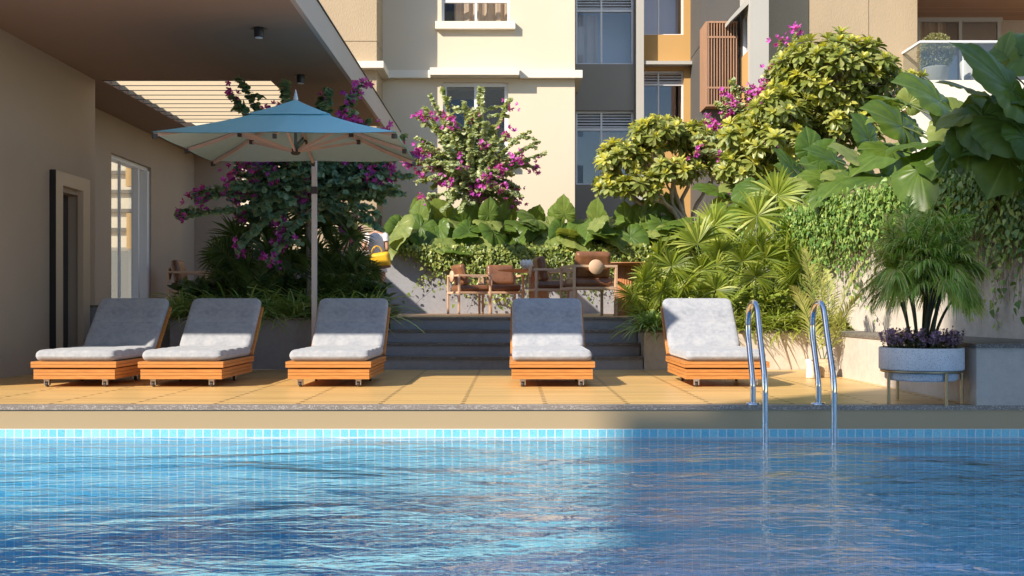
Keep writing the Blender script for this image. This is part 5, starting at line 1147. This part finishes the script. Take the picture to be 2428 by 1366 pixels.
pin_palm('feather_palm', (X(790,13.0), 13.0, .56), dk, 'dark feather palm reaching right in front of the woman with the bag', 73, L['dfan'], 26, .26, .012)
rk = [(PT(1700,670,13.0), .3), (PT(1790,680,13.1), .3), (PT(1860,650,13.2), .3), (PT(1560,690,12.6), .3), (PT(1480,680,12.4),.3)]
pin_palm('feather_palm', (X(1690,13.0), 13.0, .42), rk, 'low feather palm arching behind the sunlit lounger', 74, L['fan'], 24, .24, .012)

# potted bushy palm
rng = np.random.RandomState(9); t = thing('potted_palm', 'bushy green palm with dark cane stems growing in the terrazzo bowl', 'palm', (PX_, PY_, .40)); fb = FB(); st = MB(); cn = MB()
crown = []
for k in range(15):
    a = rng.uniform(0, 6.28); r = rng.uniform(.02,.09); b = np.array([PX_ + r*math.cos(a), PY_ + r*math.sin(a), .395]); d = np.array([math.cos(a)*rng.uniform(.04,.15), math.sin(a)*.12, rng.uniform(.34,.60)]); top = b + d
    cn.tube(bez(b, b + d*np.array([.25,.25,.6]), top, 8), np.linspace(.013,.009,8), 7); crown.append(top)
for k in range(170):
    b = crown[k % 15]; a = rng.uniform(0, 6.28); kind = (0,1,2,1,2)[k % 5]
    if kind == 0: e = np.array([PX_ + math.cos(a)*rng.uniform(.05,.28), PY_ + math.sin(a)*.2, EYE + rng.uniform(.50,.84)]); lf = .15
    elif kind == 1: e = np.array([PX_ + math.cos(a)*rng.uniform(.28,.42), PY_ + math.sin(a)*.30, EYE + rng.uniform(.32,.68)]); lf = .3
    else: e = np.array([PX_ + math.cos(a)*rng.uniform(.30,.48), PY_ + math.sin(a)*.38, EYE + rng.uniform(-.03,.38)]); lf = .5
    L_ = np.linalg.norm(e-b); frond(fb, st, bez(b, b*.45 + e*.55 + np.array([0,0,lf*L_]), e, 24), 30, .23, rng, .0055, dro=rng.uniform(.5,1.0), ang=.8)
fb.build('fronds', L['potp'], t); obj('stems', st, M['stem'], t); obj('canes', cn, M['cane'], t)
# purple flowering herb
t = thing('flowering_herb', 'low purple flowering herb filling the terrazzo bowl round the palm', 'plant', (PX_, PY_, .40)); fb = FB(); fl = FB(); st = MB()
for k in range(170):
    a = rng.uniform(0, 6.28); r = .27 * math.sqrt(rng.uniform(.12,1)); b = np.array([PX_ + r*math.cos(a), PY_ + r*math.sin(a), .395]); e = b + np.array([math.cos(a)*rng.uniform(-.02,.05), math.sin(a)*.02, rng.uniform(.07,.17)]); st.tube([b, e], .0012, 3)
    n = 12; q = rng.uniform(.1,1,n)[:,None]; O = b + (e-b)*q; D = rnd(n, rng); D[:,2] = abs(D[:,2])*.5; fb.stamp(*TL_OV, O, D, rnd(n, rng)*.4 + [0,0,1], .022)
    n = 10; q = rng.uniform(.6,1.05,n)[:,None]; O = b + (e-b)*q; fl.stamp(*TL_OV, O, rnd(n, rng), rnd(n, rng), .026)
fb.build('foliage', L['herb'], t); fl.build('flowers', L['purple'], t); obj('stems', st, M['stem'], t)

# ---------------- strap-leaf clumps along the planter edges
def clump(base, n, ln, mat, label, seed, group, wid=.011, fr=-.25):
    rng = np.random.RandomState(seed); t = thing('strap_leaf_plant', label, 'plant', base, group=group); fb = FB(); m = 8; s = np.linspace(0,1,m); base = np.array(base, float)
    a = rng.uniform(0, 2*math.pi, n); el = rng.uniform(.35, 1.35, n); L_ = ln * rng.uniform(.6,1.1,n); dr = rng.uniform(.35,.95,n)
    H = np.stack([np.cos(a), np.sin(a)*.8 + fr, np.zeros(n)], 1); D = H*np.cos(el)[:,None] + np.array([0,0,1.])*np.sin(el)[:,None]
    O = base + np.stack([rng.normal(size=n)*.05, rng.normal(size=n)*.04, np.zeros(n)],1)
    C = O[:,None,:] + D[:,None,:]*(L_[:,None]*s)[:,:,None] - np.array([0,0,1.])*(dr*L_)[:,None,None]*(s**2.4)[None,:,None]*.8 + H[:,None,:]*(L_[:,None]*s**2*.25)[:,:,None]
    S = np.cross(D, [0,0,1.]); S /= np.linalg.norm(S,axis=1,keepdims=True); wp = np.interp(s,[0,.15,.5,.85,1],[.6,1,1,.55,.03]); W = S[:,None,:]*(wid*rng.uniform(.7,1.2,(n,1))*wp)[:,:,None]
    W = W + rng.normal(size=(n,1,3))*.002; fb.strips(C, W); fb.build('leaves', mat, t); return t
gl = 'strap-leaf plants along the left planter edge'; gr = 'strap-leaf plants along the right planter edge'
rg = np.random.RandomState(77)
names_l = ['at the far left corner of the dark planter', 'above the gap between the first two loungers', 'behind the second lounger, left part', 'behind the second lounger, right part', 'just left of the umbrella pole', 'right at the foot of the umbrella pole', 'behind the third lounger, left part', 'behind the third lounger, right part', 'at the right end of the dark planter next to the steps']
for i, px in enumerate((430, 475, 525, 580, 640, 700, 760, 820, 875)):
    clump((X(px,12.5), 12.46 + rg.uniform(-.03,.1), .56), 120, rg.uniform(.60,.76), L['dgrass'], 'dark green strap-leaf clump ' + names_l[i], 100+i, gl, .0105)
for i, px in enumerate((455, 540, 620, 700, 790)):
    clump((X(px,12.9), 12.9, .57), 70, .6, L['dgrass'], 'taller dark strap-leaf clump in the second row, ' + ['leftmost', 'second from left', 'middle one', 'behind the umbrella pole', 'rightmost'][i], 120+i, gl, .0105)
names_r = ['spilling over the corner beside the steps', 'left of the sunlit lounger backrest', 'behind the sunlit lounger backrest', 'between sunlit lounger and ladder', 'behind the left ladder rail', 'between the two ladder rails, left', 'between the two ladder rails, right', 'behind the right ladder rail', 'in the corner against the pale side wall']
for i, px in enumerate((1545, 1600, 1680, 1765, 1815, 1865, 1910, 1955, 2000)):
    clump((X(px,12.45), 12.44 + rg.uniform(-.02,.08), .42), 190, rg.uniform(.40,.54) if i else .56, L['grass'] if i else L['dgrass'], 'yellow-green strap-leaf clump ' + names_r[i] if i else 'blue-green strap-leaf clump ' + names_r[i], 140+i, gr, .0105)
for i, px in enumerate((1640, 1740, 1840, 1940)):
    clump((X(px,12.9), 12.85, .42), 120, .60, L['grass'], 'taller strap-leaf clump under the fan palms, ' + ['leftmost', 'second from left', 'second from right', 'rightmost'][i], 160+i, gr, .0105)

# ---------------- ivy
def ivy(name, label, starts, mat, seed, leaf, out, step=.035, spread=.012, cl=1):
    rng = np.random.RandomState(seed); t = tag(thing(name, label, 'ivy', starts[0][0]), kind=None); O = []; Dd = []; Nn = []; st = MB()
    for (p, ln, nrm) in starts:
        p = np.array(p, float); nrm = np.array(nrm, float); k = int(ln / step); d = np.array([0,0,-1.]); side = np.cross(nrm, [0,0,1.]); drift = rng.normal()*.35; pts = [p.copy()]
        for i in range(k):
            drift += rng.normal()*.16; drift *= .96; p = p + (d + side*drift)*step; q = p + nrm*rng.uniform(0, out*max(.15, 1 - i*step/1.0)); pts.append(p + nrm*.01)
            for _ in range(cl): O.append(q + rng.normal(size=3)*spread); Dd.append(d*.8 + side*rng.normal()*.7 + nrm*.25 + rng.normal(size=3)*.2); Nn.append(nrm + np.array([0,0,.35]) + rng.normal(size=3)*.4)
        if k > 6: st.tube(np.array(pts)[::3], .002, 3, cap=False)
    fb = FB(); n = len(O); fb.stamp(*TL_IV, O, Dd, Nn, (.5 + .9*rng.rand(n)**1.6)*leaf); fb.build('foliage', mat, t)
    if st.v: obj('stems', st, M['roots'], t)
    return t
rng = np.random.RandomState(31); S = []
def hang_back(px):
    f = np.interp(px, [900,930,1000,1040,1100,1180,1230,1300,1500,1640], [.02,.06,.18,.42,.55,.60,.62,.55,.5,.5]); return f
for k in range(2600):
    px = rng.uniform(925, 1690) if rng.rand() > .1 else rng.uniform(940, 1060)
    m = hang_back(px); ln = rng.uniform(.02, m) if rng.rand() < .93 else m * rng.uniform(1, 2.0); z0 = 1.84 + rng.uniform(-.02, .12)
    S.append(((X(px,20.4), 20.45 - rng.uniform(0,.16), z0), ln, (0,-1,0)))
ivy('ivy', 'dense small-leaved ivy spilling over the back wall behind the dining set', S, L['ivy'], 1, .055, .10, .05, .03)
S = []
cum = np.r_[0, np.cumsum(np.linalg.norm(np.diff(CP, axis=0), axis=1))]
def cpt(s): return np.array([np.interp(s, cum, CP[:,0]), np.interp(s, cum, CP[:,1])]), np.array([np.interp(min(s+.05,cum[-1]), cum, CP[:,0]) - np.interp(s, cum, CP[:,0]), np.interp(min(s+.05,cum[-1]), cum, CP[:,1]) - np.interp(s, cum, CP[:,1])])
for k in range(3300):
    s = rng.uniform(0.4, 8.2) if rng.rand() < .8 else rng.uniform(0.4, cum[-1]); p, d = cpt(s); d /= max(np.linalg.norm(d),1e-6); nrm = np.array([-d[1], d[0], 0.]); 
    if nrm[0] > 0: nrm = -nrm
    y = p[1]; m = np.interp(y, [6,8,9,9.6,10.2,11,12,13,14,20], [.9,.95,1.0,.75,.5,.55,.72,.9,1.2,1.2]); ln = m*rng.uniform(.03,1)**1.35 if rng.rand() < .965 else m*rng.uniform(1.2,1.6)
    S.append(((p[0] + nrm[0]*rng.uniform(0,.14), p[1] + nrm[1]*.02, TOPR + .05 + rng.uniform(-.05,.13)), ln, nrm))
ivy('ivy', 'heart-leaved ivy hanging down the tall side wall behind the potted palm', S, L['ivyr'], 2, .050, .10, .042, .025)
# aerial roots
t = thing('aerial_roots', 'brown hair-thin roots hanging through the ivy on the side wall', 'roots', (4, 11, 1.9)); fb = FB(); n = 520; C = []; W = []
for k in range(n):
    s = rng.uniform(1.0, 7.5); p, d = cpt(s); y = p[1]; ln = rng.uniform(.4, 1.15 if y < 9.6 else .8); x0 = p[0] - .012 - rng.uniform(0,.03); c = [(x0 - .004*i, y + rng.normal()*.004*i, TOPR - ln*i/5) for i in range(6)]; C.append(c); W.append([(0,.0035,0)]*6)
fb.strips(np.array(C), np.array(W)); fb.build('roots', M['roots'], t)
# low ground foliage filling behind wall tops
def filler(label, x0, x1, y0, y1, z, n, mat, seed, h=.35, sz=.12):
    rng = np.random.RandomState(seed); fb = FB(); O = np.stack([rng.uniform(x0,x1,n), rng.uniform(y0,y1,n), z + rng.uniform(0,h,n)],1); D = rnd(n, rng); D[:,2] = abs(D[:,2])*.7; fb.stamp(*TL_OV, O, D, rnd(n,rng)*.6 + [0,-.2,.7], rng.uniform(.6,1.3,n)*sz); o = fb.build('undergrowth', mat); return tag(o, label, 'undergrowth', kind='stuff')
filler('low leafy undergrowth on the soil above the back wall', X(900,21), 4.0, 20.95, 22.3, 1.8, 5000, L['ivy'], 5, .35)
filler('low leafy undergrowth on the soil above the side wall', 4.6, 8.5, 8.0, 20, 1.8, 12000, L['ivyr'], 6, .5)
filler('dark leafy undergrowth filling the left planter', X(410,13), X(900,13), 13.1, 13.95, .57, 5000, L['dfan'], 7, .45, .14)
filler('leafy undergrowth filling the right planter under the fan palms', 1.7, 3.7, 13.35, 15.4, .42, 5000, L['fan'], 8, .5, .11)
# topiary crown
rng = np.random.RandomState(2); t, tx_, tD = BT; fb = FB(); n = 2600; d = rnd(n, rng); O = np.array([tx_, tD, bz + .38 + .34]) + d*np.array([.36,.34,.40])*rng.uniform(.8,1.02,(n,1)); fb.stamp(*TL_OV, O, d + rng.normal(size=(n,3))*.6, rnd(n,rng), .055); fb.build('foliage', L['topi'], t)
obj('stem', MB().tube([(tx_, tD, bz+.3), (tx_, tD, bz+.6)], .02, 8), M['bark'], t)
